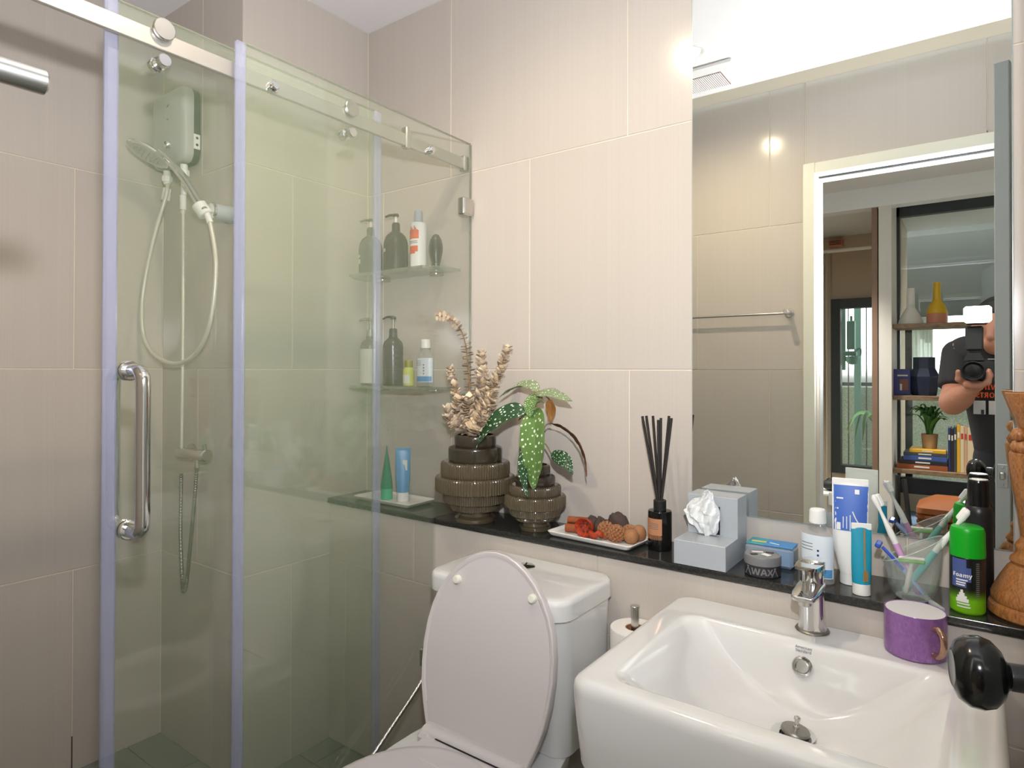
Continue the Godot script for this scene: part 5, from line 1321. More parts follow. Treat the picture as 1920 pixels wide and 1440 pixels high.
	part("arm", cyl(Vector3(0, 0.535, 0.008), Vector3(0, 0.535, -0.056), 0.0085, 20), M["steel"], o)
	part("wall_plate", cyl(Vector3(0, 0.535, -0.050), Vector3(0, 0.535, -0.0555), 0.024, 28), M["steel"], o)
	o = thing("bidet_hose", "thin ribbed steel hose slanting down the wall left of the toilet", "hose")
	var pts := smooth([Vector3(-1.2, 0.47, 0.166), Vector3(-1.2, 0.425, 0.19), Vector3(-1.2, 0.354, 0.264), Vector3(-1.2, 0.248, 0.422), Vector3(-1.2, 0.13, 0.58), Vector3(-1.195, 0.03, 0.66), Vector3(-1.18, 0.006, 0.72)], 26)
	var rad := []
	for i in pts.size(): rad.append(0.0062 if i % 2 else 0.0049)
	part("tube", tb(pts, rad, 10), M["steel"], o)
	part("wall_outlet", cyl(Vector3(-1.2, 0.47, 0.160), Vector3(-1.2, 0.47, 0.185), 0.018, 24), M["chrome"], o)
	o = thing("toilet_brush", "green plastic toilet brush handle standing between toilet and basin", "toilet brush", Vector3(-0.640, 0.0, 0.40))
	part("cup", lt([[0, 0], [0.045, 0], [0.046, 0.003], [0.04, 0.1], [0.036, 0.1], [0, 0.098]], 32), M["razor_green"], o)
	part("handle", cyl(Vector3(0, 0.09, 0), Vector3(0, 0.408, 0), 0.011, 18, 0.004), M["foam_green"], o)

func ceiling_things():
	var o := thing("downlight", "round recessed warm downlight in the bathroom ceiling, seen in the mirror", "light", Vector3(-0.84, 2.369, 0.79))
	part("trim_ring", lt([[0.034, 0.002], [0.034, -0.001], [0.038, -0.003], [0.046, -0.003], [0.048, 0.0], [0.034, 0.002]], 40), M["white_paint"], o)
	part("lamp_glow", lt([[0, -0.0008], [0.0335, -0.0008], [0.0335, 0.0005], [0, 0.0005]], 36), M["lamp_glow"], o)
	o = thing("extractor_fan", "square white ceiling extractor grille, seen in the mirror", "extractor fan", Vector3(-0.865, 2.369, 1.04))
	part("frame", bx(Vector3(0, -0.006, 0), Vector3(0.262, 0.012, 0.25), 0.004), M["white_paint"], o)
	part("grille_back", bx(Vector3(-0.012, -0.0125, 0.008), Vector3(0.162, 0.002, 0.132), 0.0006), M["photo_brown"], o)
	var b := MB.new()
	for i in 21: b.box(Vector3(-0.012 - 0.076 + i * 0.0076, -0.0145, 0.008), Vector3(0.0045, 0.003, 0.13), 0.0006)
	tag(part("slats", b, M["white_paint"], o), "", "", "", "stuff")

func hall():
	var o: Node3D
	var ty := 2.23
	o = struct("floor_hall", "wood floor of the room behind the doorway")
	backing(o, Vector3(-0.35, -0.05, 2.65), Vector3(3.9, 0.1, 2.4), "wood_floor", "boards")
	o = struct("ceiling_hall", "grey ceiling of the room behind the doorway")
	backing(o, Vector3(-0.35, ty + 0.05, 2.05), Vector3(3.9, 0.1, 1.15), "render_grey", "slab")
	backing(o, Vector3(-0.35, 2.25, 3.25), Vector3(3.9, 0.1, 1.3), "render_grey", "slab")
	o = struct("trim_2", "pale beam crossing the ceiling behind the doorway")
	backing(o, Vector3(-0.35, 2.18, 2.64), Vector3(3.9, 0.13, 0.09), "white_paint", "beam")
	o = struct("wall_hall_left", "plain wall at the left of the room behind the doorway")
	backing(o, Vector3(-2.25, 1.2, 1.95), Vector3(0.1, 2.4, 1.0), "brown_wall", "plaster")
	backing(o, Vector3(-2.25, 1.2, 3.7), Vector3(0.1, 2.4, 0.3), "brown_wall", "plaster")
	backing(o, Vector3(-2.25, 0.2, 3.0), Vector3(0.1, 0.42, 1.1), "brown_wall", "plaster")
	backing(o, Vector3(-2.25, 2.2, 3.0), Vector3(0.1, 0.3, 1.1), "brown_wall", "plaster")
	o = struct("window_3", "wide dark-framed window in the left wall of the room behind the doorway", Vector3(-2.25, 1.23, 3.0))
	for q in [[0.0, 0.8, 1.1, 0.06], [0.0, -0.8, 1.1, 0.06], [0.53, 0.0, 0.05, 1.6], [-0.53, 0.0, 0.05, 1.6], [0.0, 0.0, 0.05, 1.6]]: part("frame", bx(Vector3(0, q[1], q[0]), Vector3(0.06, q[3], q[2]), 0.003), M["dark_frame"], o)
	part("pane", bx(Vector3(0.0, 0, 0), Vector3(0.006, 1.56, 1.05), 0.001), M["window_glass"], o)
	o = struct("wall_hall_right", "plain wall at the right of the room behind the doorway")
	backing(o, Vector3(1.5, 1.2, 2.65), Vector3(0.1, 2.4, 2.4), "plaster", "plaster")
	o = struct("wall_hall_front", "hall side of the doorway wall")
	backing(o, Vector3(-1.4, 1.13, 1.478), Vector3(1.68, 2.26, 0.012), "plaster", "plaster")
	backing(o, Vector3(0.86, 1.13, 1.478), Vector3(1.24, 2.26, 0.012), "plaster", "plaster")
	backing(o, Vector3(-0.16, 2.15, 1.478), Vector3(0.8, 0.22, 0.012), "plaster", "plaster")
	o = struct("wall_partition", "pale end of the partition between the two windows behind the doorway")
	backing(o, Vector3(-0.406, 1.09, 2.735), Vector3(0.062, 2.2, 0.27), "column", "post")
	backing(o, Vector3(-0.416, 1.09, 3.34), Vector3(0.05, 2.2, 0.94), "brown_wall", "wall")
	o = struct("trim_3", "brown timber door edge beside the partition")
	backing(o, Vector3(-0.458, 1.09, 2.64), Vector3(0.028, 2.2, 0.06), "brown_wood", "jamb")
	# brown wall with the narrow window
	o = struct("wall_room_back", "brown wall around the narrow dark-framed window")
	backing(o, Vector3(-1.55, 1.1, 3.85), Vector3(1.355, 2.3, 0.1), "brown_wall", "wall")
	backing(o, Vector3(-0.64, 0.2, 3.85), Vector3(0.48, 0.48, 0.1), "brown_wall", "wall")
	backing(o, Vector3(-0.64, 1.99, 3.85), Vector3(0.48, 0.53, 0.1), "brown_wall", "wall")
	o = struct("window_1", "narrow dark-framed window beyond the partition", Vector3(0, 0, 3.8))
	var d: StandardMaterial3D = M["dark_frame"]
	part("frame", bx(Vector3(-0.842, 1.083, 0), Vector3(0.064, 1.29, 0.09), 0.003), d, o)
	part("frame", bx(Vector3(-0.42, 1.083, 0), Vector3(0.03, 1.29, 0.09), 0.003), d, o)
	part("frame", bx(Vector3(-0.63, 1.692, 0), Vector3(0.37, 0.07, 0.09), 0.003), d, o)
	part("frame", bx(Vector3(-0.63, 0.468, 0), Vector3(0.37, 0.06, 0.09), 0.003), d, o)
	part("pane", bx(Vector3(-0.63, 1.08, 0.01), Vector3(0.37, 1.18, 0.006), 0.001), M["window_glass"], o)
	# glazing behind the open shelves
	o = struct("window_2", "dark-framed glazing behind the open shelves", Vector3(0, 0, 2.9))
	part("frame", bx(Vector3(-0.366, 1.3, 0), Vector3(0.016, 1.8, 0.05), 0.002), d, o)
	part("frame", bx(Vector3(-0.318, 1.0, 0.03), Vector3(0.036, 1.0, 0.03), 0.002), d, o)
	part("frame", bx(Vector3(0.55, 2.15, 0), Vector3(1.85, 0.1, 0.05), 0.002), d, o)
	part("frame", bx(Vector3(0.55, 0.53, 0), Vector3(1.85, 0.09, 0.05), 0.002), d, o)
	part("frame", bx(Vector3(1.42, 1.3, 0), Vector3(0.06, 1.8, 0.05), 0.002), d, o)
	part("pane", bx(Vector3(0.53, 1.33, 0.0), Vector3(1.78, 1.55, 0.006), 0.001), M["window_glass"], o)
	o = struct("wall_sill", "low beige wall below the glazing")
	backing(o, Vector3(0.55, 0.24, 2.93), Vector3(1.9, 0.485, 0.1), "curtain", "wall")
	# outside
	o = struct("balcony_floor", "concrete balcony floor outside the windows")
	backing(o, Vector3(-0.3, -0.06, 4.3), Vector3(4.2, 0.1, 0.8), "render_grey", "slab")
	o = struct("balcony_lintel", "grey concrete lintel across the far side of the balcony")
	backing(o, Vector3(0.62, 2.15, 4.5), Vector3(2.52, 1.05, 0.1), "lintel", "lintel")
	o = thing("balcony_fence", "mottled balcony fence with thin upright bars outside the windows", "fence", Vector3(0, 0, 4.45))
	part("panel", bx(Vector3(-0.3, 0.53, 0.06), Vector3(4.0, 1.06, 0.02), 0.002), M["fence_speckle"], o)
	part("rail", bx(Vector3(-0.3, 1.085, 0.0), Vector3(4.0, 0.03, 0.03), 0.003), d, o)
	for i in 14: part("bar", cyl(Vector3(-1.45 + i * 0.066, 0.0, 0), Vector3(-1.45 + i * 0.066, 1.8, 0), 0.005, 8, 0.001), d, o)
	part("post", bx(Vector3(-0.785, 0.95, -0.02), Vector3(0.05, 1.9, 0.04), 0.003), M["fixture_teal"], o)
	o = thing("fence_panel", "pale ribbed sheet rising above the fence behind the shelves", "panel", Vector3(-0.40, 1.3, 4.60))
	var b := MB.new()
	var pl := []
	for i in 21: pl.append(Vector2(-0.125 + i * 0.0125, 0.008 * (i % 2)))
	for i in range(20, -1, -1): pl.append(Vector2(-0.125 + i * 0.0125, 0.008 * (i % 2) - 0.002))
	b.prism(PackedVector2Array(pl), -0.3, 0.35, Transform3D(Basis(Vector3.RIGHT, Vector3.BACK, Vector3.UP), Vector3.ZERO))
	part("sheet", b, M["fence_white"], o, 10.0)
	o = thing("outdoor_fixture", "grey-green bracket fixture hanging outside the narrow window", "fixture", Vector3(-0.80, 1.2, 4.05))
	part("pole", bx(Vector3(-0.034, 0.26, 0), Vector3(0.032, 0.52, 0.032), 0.003), M["fixture_teal"], o)
	part("box", bx(Vector3(0.022, 0.27, -0.01), Vector3(0.056, 0.22, 0.06), 0.004), M["fixture_teal"], o)
	part("arm", bx(Vector3(0.005, 0.128, -0.005), Vector3(0.11, 0.036, 0.05), 0.004), M["fixture_teal"], o)
	part("bowl", lt([[0, 0.02], [0.03, 0.028], [0.046, 0.05], [0.05, 0.085], [0, 0.09]], 24, Vector3(0.03, 0.02, 0)), M["fixture_teal"], o)
	part("hook", tb(smooth([Vector3(0.055, 0.145, 0), Vector3(0.075, 0.17, 0), Vector3(0.088, 0.15, 0), Vector3(0.084, 0.11, 0)]), 0.006, 10), M["fixture_teal"], o)
	part("stay", cyl(Vector3(0.022, 0.37, 0), Vector3(0.022, 0.42, 0), 0.010, 12), M["fixture_teal"], o)
	o = thing("curtain", "beige curtain hanging at the far left inside the doorway", "curtain", Vector3(-0.935, 0, 3.45))
	b = MB.new()
	pl = []
	for i in 41: pl.append(Vector2(-0.09 + i * 0.0045, 0.014 * sin(i * 0.9)))
	for i in range(40, -1, -1): pl.append(Vector2(-0.09 + i * 0.0045, 0.014 * sin(i * 0.9) + 0.004))
	b.prism(PackedVector2Array(pl), 0.02, 2.03, Transform3D(Basis(Vector3.RIGHT, Vector3.BACK, Vector3.UP), Vector3.ZERO))
	part("cloth", b, M["curtain"], o, 60.0)
	o = thing("curtain_rail", "thin pale curtain rail across the brown wall", "curtain rail", Vector3(-0.75, 2.035, 3.45))
	part("rod", cyl(Vector3(-0.4, 0, 0), Vector3(0.30, 0, 0), 0.012, 14), M["cream_gloss"], o)
	for x in [-0.3, 0.2]: part("bracket", bx(Vector3(x, 0, 0.17), Vector3(0.02, 0.016, 0.36), 0.002), M["cream_gloss"], o)
	o = thing("air_vent", "small pale vent high on the brown wall", "vent", Vector3(-0.84, 2.145, 3.77))
	part("body", bx(Vector3.ZERO, Vector3(0.10, 0.05, 0.06), 0.006), M["vase_pink"], o)
	for i in 3: part("slat", bx(Vector3(0.0, -0.012 + i * 0.012, -0.032), Vector3(0.08, 0.004, 0.006), 0.001), M["dark_hole"], o)
	o = thing("palm_plant", "green arching palm outside the narrow window", "plant", Vector3(-0.62, 0.0, 4.1))
	part("pot", lt([[0, 0.0], [0.11, 0.0], [0.14, 0.3], [0.15, 0.3], [0.15, 0.33], [0.13, 0.33], [0.12, 0.28], [0, 0.28]], 28), M["terracotta"], o)
	part("trunk", tb([Vector3(0, 0.28, 0), Vector3(0.01, 0.5, 0), Vector3(0.0, 0.78, 0)], [0.03, 0.022, 0.016], 12), M["dry_stem"], o)
	for i in 9:
		var a := i * 0.72 + 2.9
		var dr := Vector3(cos(a), 0, sin(a) * 0.5)
		leaf("frond", o, [Vector3(0, 0.77, 0), Vector3(0, 0.86, 0) + dr * 0.07, Vector3(0, 0.84, 0) + dr * 0.15, Vector3(0, 0.72 - 0.03 * (i % 3), 0) + dr * 0.21], 0.05, M["plant_green2"] if i % 2 else M["plant_green"], Vector3.UP.cross(dr) + Vector3(0, 0.4, 0), 0.3)
	o = thing("side_table", "small white round table at the left inside the doorway", "table", Vector3(-0.72, 0, 2.62))
	part("top", lt([[0, 0.478], [0.1, 0.478], [0.104, 0.482], [0.104, 0.492], [0.1, 0.496], [0, 0.496]], 40), M["white_plastic"], o)
	part("leg", cyl(Vector3(0, 0.0, 0), Vector3(0, 0.48, 0), 0.016, 16), M["white_plastic"], o)
	part("foot", lt([[0, 0], [0.09, 0], [0.09, 0.008], [0.02, 0.014], [0, 0.014]], 32), M["white_plastic"], o)
	o = thing("pouch", "small dark pouch lying on the white round table", "pouch", Vector3(-0.685, 0.4965, 2.62))
	part("bag", lump(Vector3(0.05, 0.032, 0.035), 0.2, 0.05, 41), M["black_matte"], o)
	part("strap", tb(smooth([Vector3(-0.03, 0.045, 0), Vector3(-0.01, 0.07, 0.01), Vector3(0.025, 0.05, 0.0)]), 0.004, 8), M["black_matte"], o)
	for x in [-0.85, 0.75]:
		o = thing("downlight", "warm downlight in the ceiling behind the doorway, towards the left wall" if x < 0 else "warm downlight in the ceiling behind the doorway, towards the right wall", "light", Vector3(x, ty, 2.25 if x < 0 else 2.2))
		part("trim_ring", lt([[0.034, 0.001], [0.034, -0.002], [0.046, -0.003], [0.048, 0.0], [0.034, 0.001]], 32), M["white_paint"], o)
		part("lamp_glow", lt([[0, -0.0008], [0.0335, -0.0008], [0.0335, 0.0002], [0, 0.0002]], 28), M["lamp_glow"], o)
	# low things under the shelves
	o = thing("bench", "dark low bench with a blue cushion below the glazing", "bench", Vector3(0.2, 0, 2.72))
	part("cushion", bx(Vector3(0, 0.35, 0), Vector3(1.1, 0.08, 0.28), 0.02), M["rug_blue"], o)
	part("frame", bx(Vector3(0, 0.29, 0), Vector3(1.1, 0.04, 0.28), 0.004), M["brown_wood"], o)
	for x in [-0.5, 0.5]:
		for z in [-0.11, 0.11]: part("leg", bx(Vector3(x, 0.135, z), Vector3(0.04, 0.27, 0.04), 0.003), M["brown_wood"], o)
	part("bolster", bx(Vector3(0.15, 0.50, 0.08), Vector3(0.5, 0.22, 0.10), 0.04), M["sofa"], o)
	o = thing("rattan_basket", "orange-brown lidded rattan basket below the shelves", "basket", Vector3(-0.07, 0.0, 2.30))
	b = MB.new()
	var b2 := MB.new()
	for j in 18:
		var ring := []
		for i in 49:
			var q := rrect(0, 0, 0.155 + 0.003 * (i % 2) * (1 if j % 2 else -1), 0.12 + 0.003 * (i % 2) * (1 if j % 2 else -1), 0.03, 0.015 + j * 0.028, 11)
			ring.append(q[i % 48])
		(b if j % 2 else b2).tube(ring, 0.0128, 7, false)
	part("weave", b, M["rattan"], o)
	part("weave", b2, M["rattan2"], o)
	b = MB.new()
	b.loft([rrect(0, 0, 0.162, 0.127, 0.03, 0.505), rrect(0, 0, 0.168, 0.133, 0.032, 0.51), rrect(0, 0, 0.166, 0.131, 0.032, 0.535), rrect(0, 0, 0.10, 0.08, 0.03, 0.575), rrect(0, 0, 0.03, 0.02, 0.01, 0.585)])
	part("lid", b, M["rattan"], o)
	part("liner", bx(Vector3(0, 0.255, 0), Vector3(0.295, 0.50, 0.225), 0.02), M["rattan2"], o)
	o = thing("folding_stand", "dark folding stand leaning below the left end of the shelves", "stand", Vector3(-0.29, 0, 2.47))
	for q in [[Vector3(-0.045, 0.0, 0.0), Vector3(-0.05, 0.64, 0.02)], [Vector3(0.05, 0.0, -0.06), Vector3(-0.02, 0.62, 0.03)]]: part("leg", cyl(q[0], q[1], 0.012, 14), M["black_satin"], o)
	part("brace", cyl(Vector3(-0.048, 0.28, 0.01), Vector3(0.02, 0.28, -0.02), 0.007, 12), M["black_satin"], o)

func book(label: String, c: Vector3, s: Vector3, m: String, bs := Basis.IDENTITY, group := ""):
	# spine towards -z (the doorway); pages show on the other sides
	var o := thing("book", label, "book", c, 0.0, group)
	o.basis = bs
	var t := minf(s.x, s.y)
	var lying := s.y < s.x
	var th := 0.0025
	part("pages", bx(Vector3(0, 0, 0.004), s - Vector3(0.004 if lying else th * 2, th * 2 if lying else 0.006, 0.01), 0.001), M["paper"], o)
	part("spine", bx(Vector3(0, 0, -s.z / 2 + 0.002), Vector3(s.x, s.y, 0.004), 0.0015), M[m], o)
	for k in [-1.0, 1.0]:
		part("cover", bx(Vector3(0 if lying else k * (s.x / 2 - th / 2), k * (s.y / 2 - th / 2) if lying else 0.0, 0.0), Vector3(s.x if lying else th, th if lying else s.y, s.z - 0.002), 0.0008), M[m], o)
	part("spine_band", bx(Vector3(0.0 if lying else 0.0, 0.0 if lying else s.y * 0.28, -s.z / 2 - 0.0004), Vector3(s.x * 0.3 if lying else t * 0.6, t * 0.35 if lying else s.y * 0.12, 0.0012), 0.0004), M["pale_label"] if m not in ["book_cream", "book_tan"] else M["book_red"], o)

func hall_shelf():
	var o := thing("open_shelf", "wooden open shelf unit of three boards in front of the glazing", "shelf", Vector3(0, 0, 2.75))
	var ys := [1.457, 1.060, 0.655]
	for y in ys: part("board", bx(Vector3(0.31, y - 0.0125, 0), Vector3(1.365, 0.025, 0.23), 0.002), M["shelf_wood"], o)
	part("upright", bx(Vector3(0.985, 1.06, 0.0), Vector3(0.03, 2.1, 0.23), 0.002), M["shelf_wood"], o)
	o = thing("flare_vase", "white long-necked vase with a flared foot on the top shelf", "vase", Vector3(-0.296, 1.4575, 2.75))
	part("body", lt([[0, 0], [0.060, 0], [0.062, 0.006], [0.055, 0.03], [0.040, 0.062], [0.026, 0.086], [0.021, 0.1], [0.0195, 0.2], [0.0205, 0.204], [0.017, 0.204], [0.016, 0.19], [0, 0.19]], 40), M["vase_white"], o)
	o = thing("bottle_vase", "yellow and pink bottle-necked vase on the top shelf", "vase", Vector3(-0.172, 1.4575, 2.75))
	part("body", lt([[0, 0], [0.046, 0], [0.050, 0.004], [0.050, 0.055], [0, 0.056]], 40), M["vase_pink"], o)
	part("neck", lt([[0, 0.0555], [0.050, 0.0555], [0.048, 0.075], [0.036, 0.105], [0.022, 0.125], [0.018, 0.15], [0.017, 0.225], [0.0185, 0.228], [0.014, 0.228], [0, 0.22]], 40), M["vase_yellow"], o)
	o = thing("picture_frame", "navy blue framed card with a small brown picture on the middle shelf", "picture", Vector3(-0.337, 1.0605, 2.70), 0.0)
	part("board", bx(Vector3(0, 0.073, 0), Vector3(0.085, 0.146, 0.012), 0.002), M["navy"], o)
	part("picture", bx(Vector3(0.012, 0.058, -0.0066), Vector3(0.042, 0.062, 0.0012), 0.0004), M["photo_brown"], o)
	part("picture_light", bx(Vector3(-0.002, 0.045, -0.0072), Vector3(0.010, 0.036, 0.001), 0.0003), M["pale_label"], o)
	part("title", bx(Vector3(0.006, 0.110, -0.0066), Vector3(0.05, 0.008, 0.0012), 0.0004), M["pale_label"], o)
	o = thing("angular_vase", "dark blue faceted vase with a square neck beside the navy card", "vase", Vector3(-0.232, 1.0605, 2.75), 0.39)
	part("body", lt([[0, 0], [0.062, 0], [0.078, 0.095], [0.078, 0.105], [0.056, 0.15], [0.056, 0.212], [0.05, 0.212], [0.05, 0.16], [0, 0.16]], 8), M["vase_ink"], o, 20.0)
	book("pale book lying under others behind the photographer's elbow, middle shelf", Vector3(-0.065, 1.0605 + 0.014, 2.75), Vector3(0.16, 0.028, 0.14), "book_cream")
	book("dark book lying on the pale one behind the photographer's elbow, middle shelf", Vector3(-0.06, 1.0605 + 0.041, 2.75), Vector3(0.15, 0.025, 0.13), "book_grey")
	# lower shelf: a lying stack, then upright books
	var y := 0.6555
	for q in [["rust-orange wide book, bottom of the stack on the lower shelf", 0.235, 0.026, "book_rust", -0.240], ["black book second from the bottom of the stack", 0.225, 0.022, "book_black", -0.236], ["blue book in the middle of the stack on the lower shelf", 0.20, 0.026, "book_blue", -0.226], ["dark grey book second from the top of the stack", 0.20, 0.017, "book_grey", -0.226], ["mustard yellow book on top of the stack under the plant pot", 0.168, 0.018, "book_yellow", -0.214]]:
		book(q[0], Vector3(q[4], y + q[2] / 2, 2.75), Vector3(q[1], q[2], 0.17), q[3])
		y += q[2] + 0.0004
	o = thing("potted_fern", "bushy green plant in a clay pot on top of the book stack", "plant", Vector3(-0.208, y, 2.75))
	part("pot", lt([[0, 0], [0.034, 0], [0.040, 0.078], [0.042, 0.08], [0.038, 0.08], [0.034, 0.07], [0, 0.068]], 28), M["terracotta"], o)
	part("soil", lt([[0, 0.066], [0.035, 0.066], [0, 0.072]], 20), M["dark_husk"], o)
	for i in 26:
		var a := i * 2.4
		var l := rng.randf_range(0.10, 0.18)
		var dr := Vector3(cos(a), 0, sin(a) * 0.7) * rng.randf_range(0.5, 1.1)
		leaf("frond", o, [Vector3(cos(a), 0, sin(a)) * 0.014 + Vector3(0, 0.068, 0), Vector3(0, 0.07 + l * 0.55, 0) + dr * 0.025, Vector3(0, 0.07 + l * 0.95, 0) + dr * 0.06, Vector3(0, 0.07 + l * 0.85, 0) + dr * 0.10], 0.036, M["plant_green"] if i % 3 else M["plant_green2"], Vector3.UP.cross(dr), 0.3)
	var x := -0.1215
	for q in [["dark navy upright book leaning beside the stack, first of the row", 0.012, 0.235, "book_navy"], ["black upright book, second of the row on the lower shelf", 0.012, 0.232, "book_black"], ["slate upright book, third of the row on the lower shelf", 0.013, 0.240, "book_grey"], ["slim yellow upright book on the lower shelf", 0.014, 0.255, "book_yellow"], ["cream upright book right of the slim yellow one", 0.016, 0.248, "book_cream"], ["thin red-banded tan book in the middle of the row", 0.014, 0.246, "book_tan"], ["thick cream upright book near the photographer's leg", 0.026, 0.242, "book_cream"], ["tan upright book last in the row by the photographer's leg", 0.022, 0.240, "book_tan"], ["navy upright book hidden behind the photographer's hip", 0.024, 0.240, "book_navy"]]:
		book(q[0], Vector3(x + q[1] / 2, 0.6555 + q[2] / 2, 2.75), Vector3(q[1], q[2], 0.16), q[3])
		x += q[1] + 0.0008

# a body as one surface: tapered capsules, joined with a smooth minimum, meshed as surface nets
func flesh(bones: Array, cell: float, blend: float, cut = null) -> MB:
	var lo := Vector3.ONE * 1e9
	var hi := -lo
	for q in bones:
		var r: float = maxf(q[2], q[3]) + blend * 2.5
		lo = lo.min(q[0] - Vector3.ONE * r).min(q[1] - Vector3.ONE * r)
		hi = hi.max(q[0] + Vector3.ONE * r).max(q[1] + Vector3.ONE * r)
	var n := Vector3i((hi - lo) / cell) + Vector3i.ONE * 2
	var f := PackedFloat32Array()
	f.resize(n.x * n.y * n.z)
	var k := 1.0 / blend
	for q in bones:
		var a: Vector3 = q[0]
		var ab: Vector3 = q[1] - a
		var ll := maxf(ab.length_squared(), 1e-9)
		var m: float = maxf(q[2], q[3]) + blend * 2.5
		var i0 := Vector3i(((a.min(q[1]) - Vector3.ONE * m - lo) / cell).floor()).max(Vector3i.ZERO)
		var i1 := Vector3i(((a.max(q[1]) + Vector3.ONE * m - lo) / cell).ceil()).min(n - Vector3i.ONE)
		for z in range(i0.z, i1.z + 1):
			for y in range(i0.y, i1.y + 1):
				var row := (z * n.y + y) * n.x
				for x in range(i0.x, i1.x + 1):
					var p := lo + Vector3(x, y, z) * cell
					var t := clampf((p - a).dot(ab) / ll, 0.0, 1.0)
					var d := (p - a - ab * t).length() - lerpf(q[2], q[3], t)
					if d < blend * 5.0: f[row + x] += exp(-k * maxf(d, -blend * 8.0))
	for i in f.size(): f[i] = (-log(f[i]) * blend) if f[i] > 0.0 else blend * 6.0
	if cut != null:
		for z in n.z:
			for y in n.y:
				for x in n.x:
					var i := (z * n.y + y) * n.x + x
					if f[i] < blend * 3.0: f[i] = maxf(f[i], cut.call(lo + Vector3(x, y, z) * cell))
	var vid := {}
	var vp := PackedVector3Array()
	var off := [Vector3i(0, 0, 0), Vector3i(1, 0, 0), Vector3i(0, 1, 0), Vector3i(1, 1, 0), Vector3i(0, 0, 1), Vector3i(1, 0, 1), Vector3i(0, 1, 1), Vector3i(1, 1, 1)]
	var st := [0, 1, n.x, n.x + 1, n.x * n.y, n.x * n.y + 1, n.x * n.y + n.x, n.x * n.y + n.x + 1]
	var eg := [[0, 1], [2, 3], [4, 5], [6, 7], [0, 2], [1, 3], [4, 6], [5, 7], [0, 4], [1, 5], [2, 6], [3, 7]]
	for z in n.z - 1:
		for y in n.y - 1:
			for x in n.x - 1:
				var i := (z * n.y + y) * n.x + x
				var cnt := 0
				for s in st:
					if f[i + s] < 0.0: cnt += 1
				if cnt == 0 or cnt == 8: continue
				var sum := Vector3.ZERO
				var c := 0
				for g in eg:
					var u: float = f[i + st[g[0]]]
					var w: float = f[i + st[g[1]]]
					if (u < 0.0) != (w < 0.0):
						sum += Vector3(off[g[0]]).lerp(Vector3(off[g[1]]), u / (u - w)); c += 1
				vid[i] = vp.size()
				vp.append(lo + (Vector3(x, y, z) + sum / c) * cell)
	var b := MB.new()
	var ax := [[1, n.x, n.x * n.y], [n.x, n.x * n.y, 1], [n.x * n.y, 1, n.x]]
	for i in vid:
		for q in ax:
			var a: float = f[i]
			var w: float = f[i + q[0]]
			if (a < 0.0) == (w < 0.0): continue
			var v := [i, i - q[1], i - q[1] - q[2], i - q[2]]
			if not (vid.has(v[1]) and vid.has(v[2]) and vid.has(v[3])): continue
			var p := [vp[vid[v[0]]], vp[vid[v[1]]], vp[vid[v[2]]], vp[vid[v[3]]]]
			if a < 0.0: b.quad(p[0], p[1], p[2], p[3])
			else: b.quad(p[0], p[3], p[2], p[1])
	return b

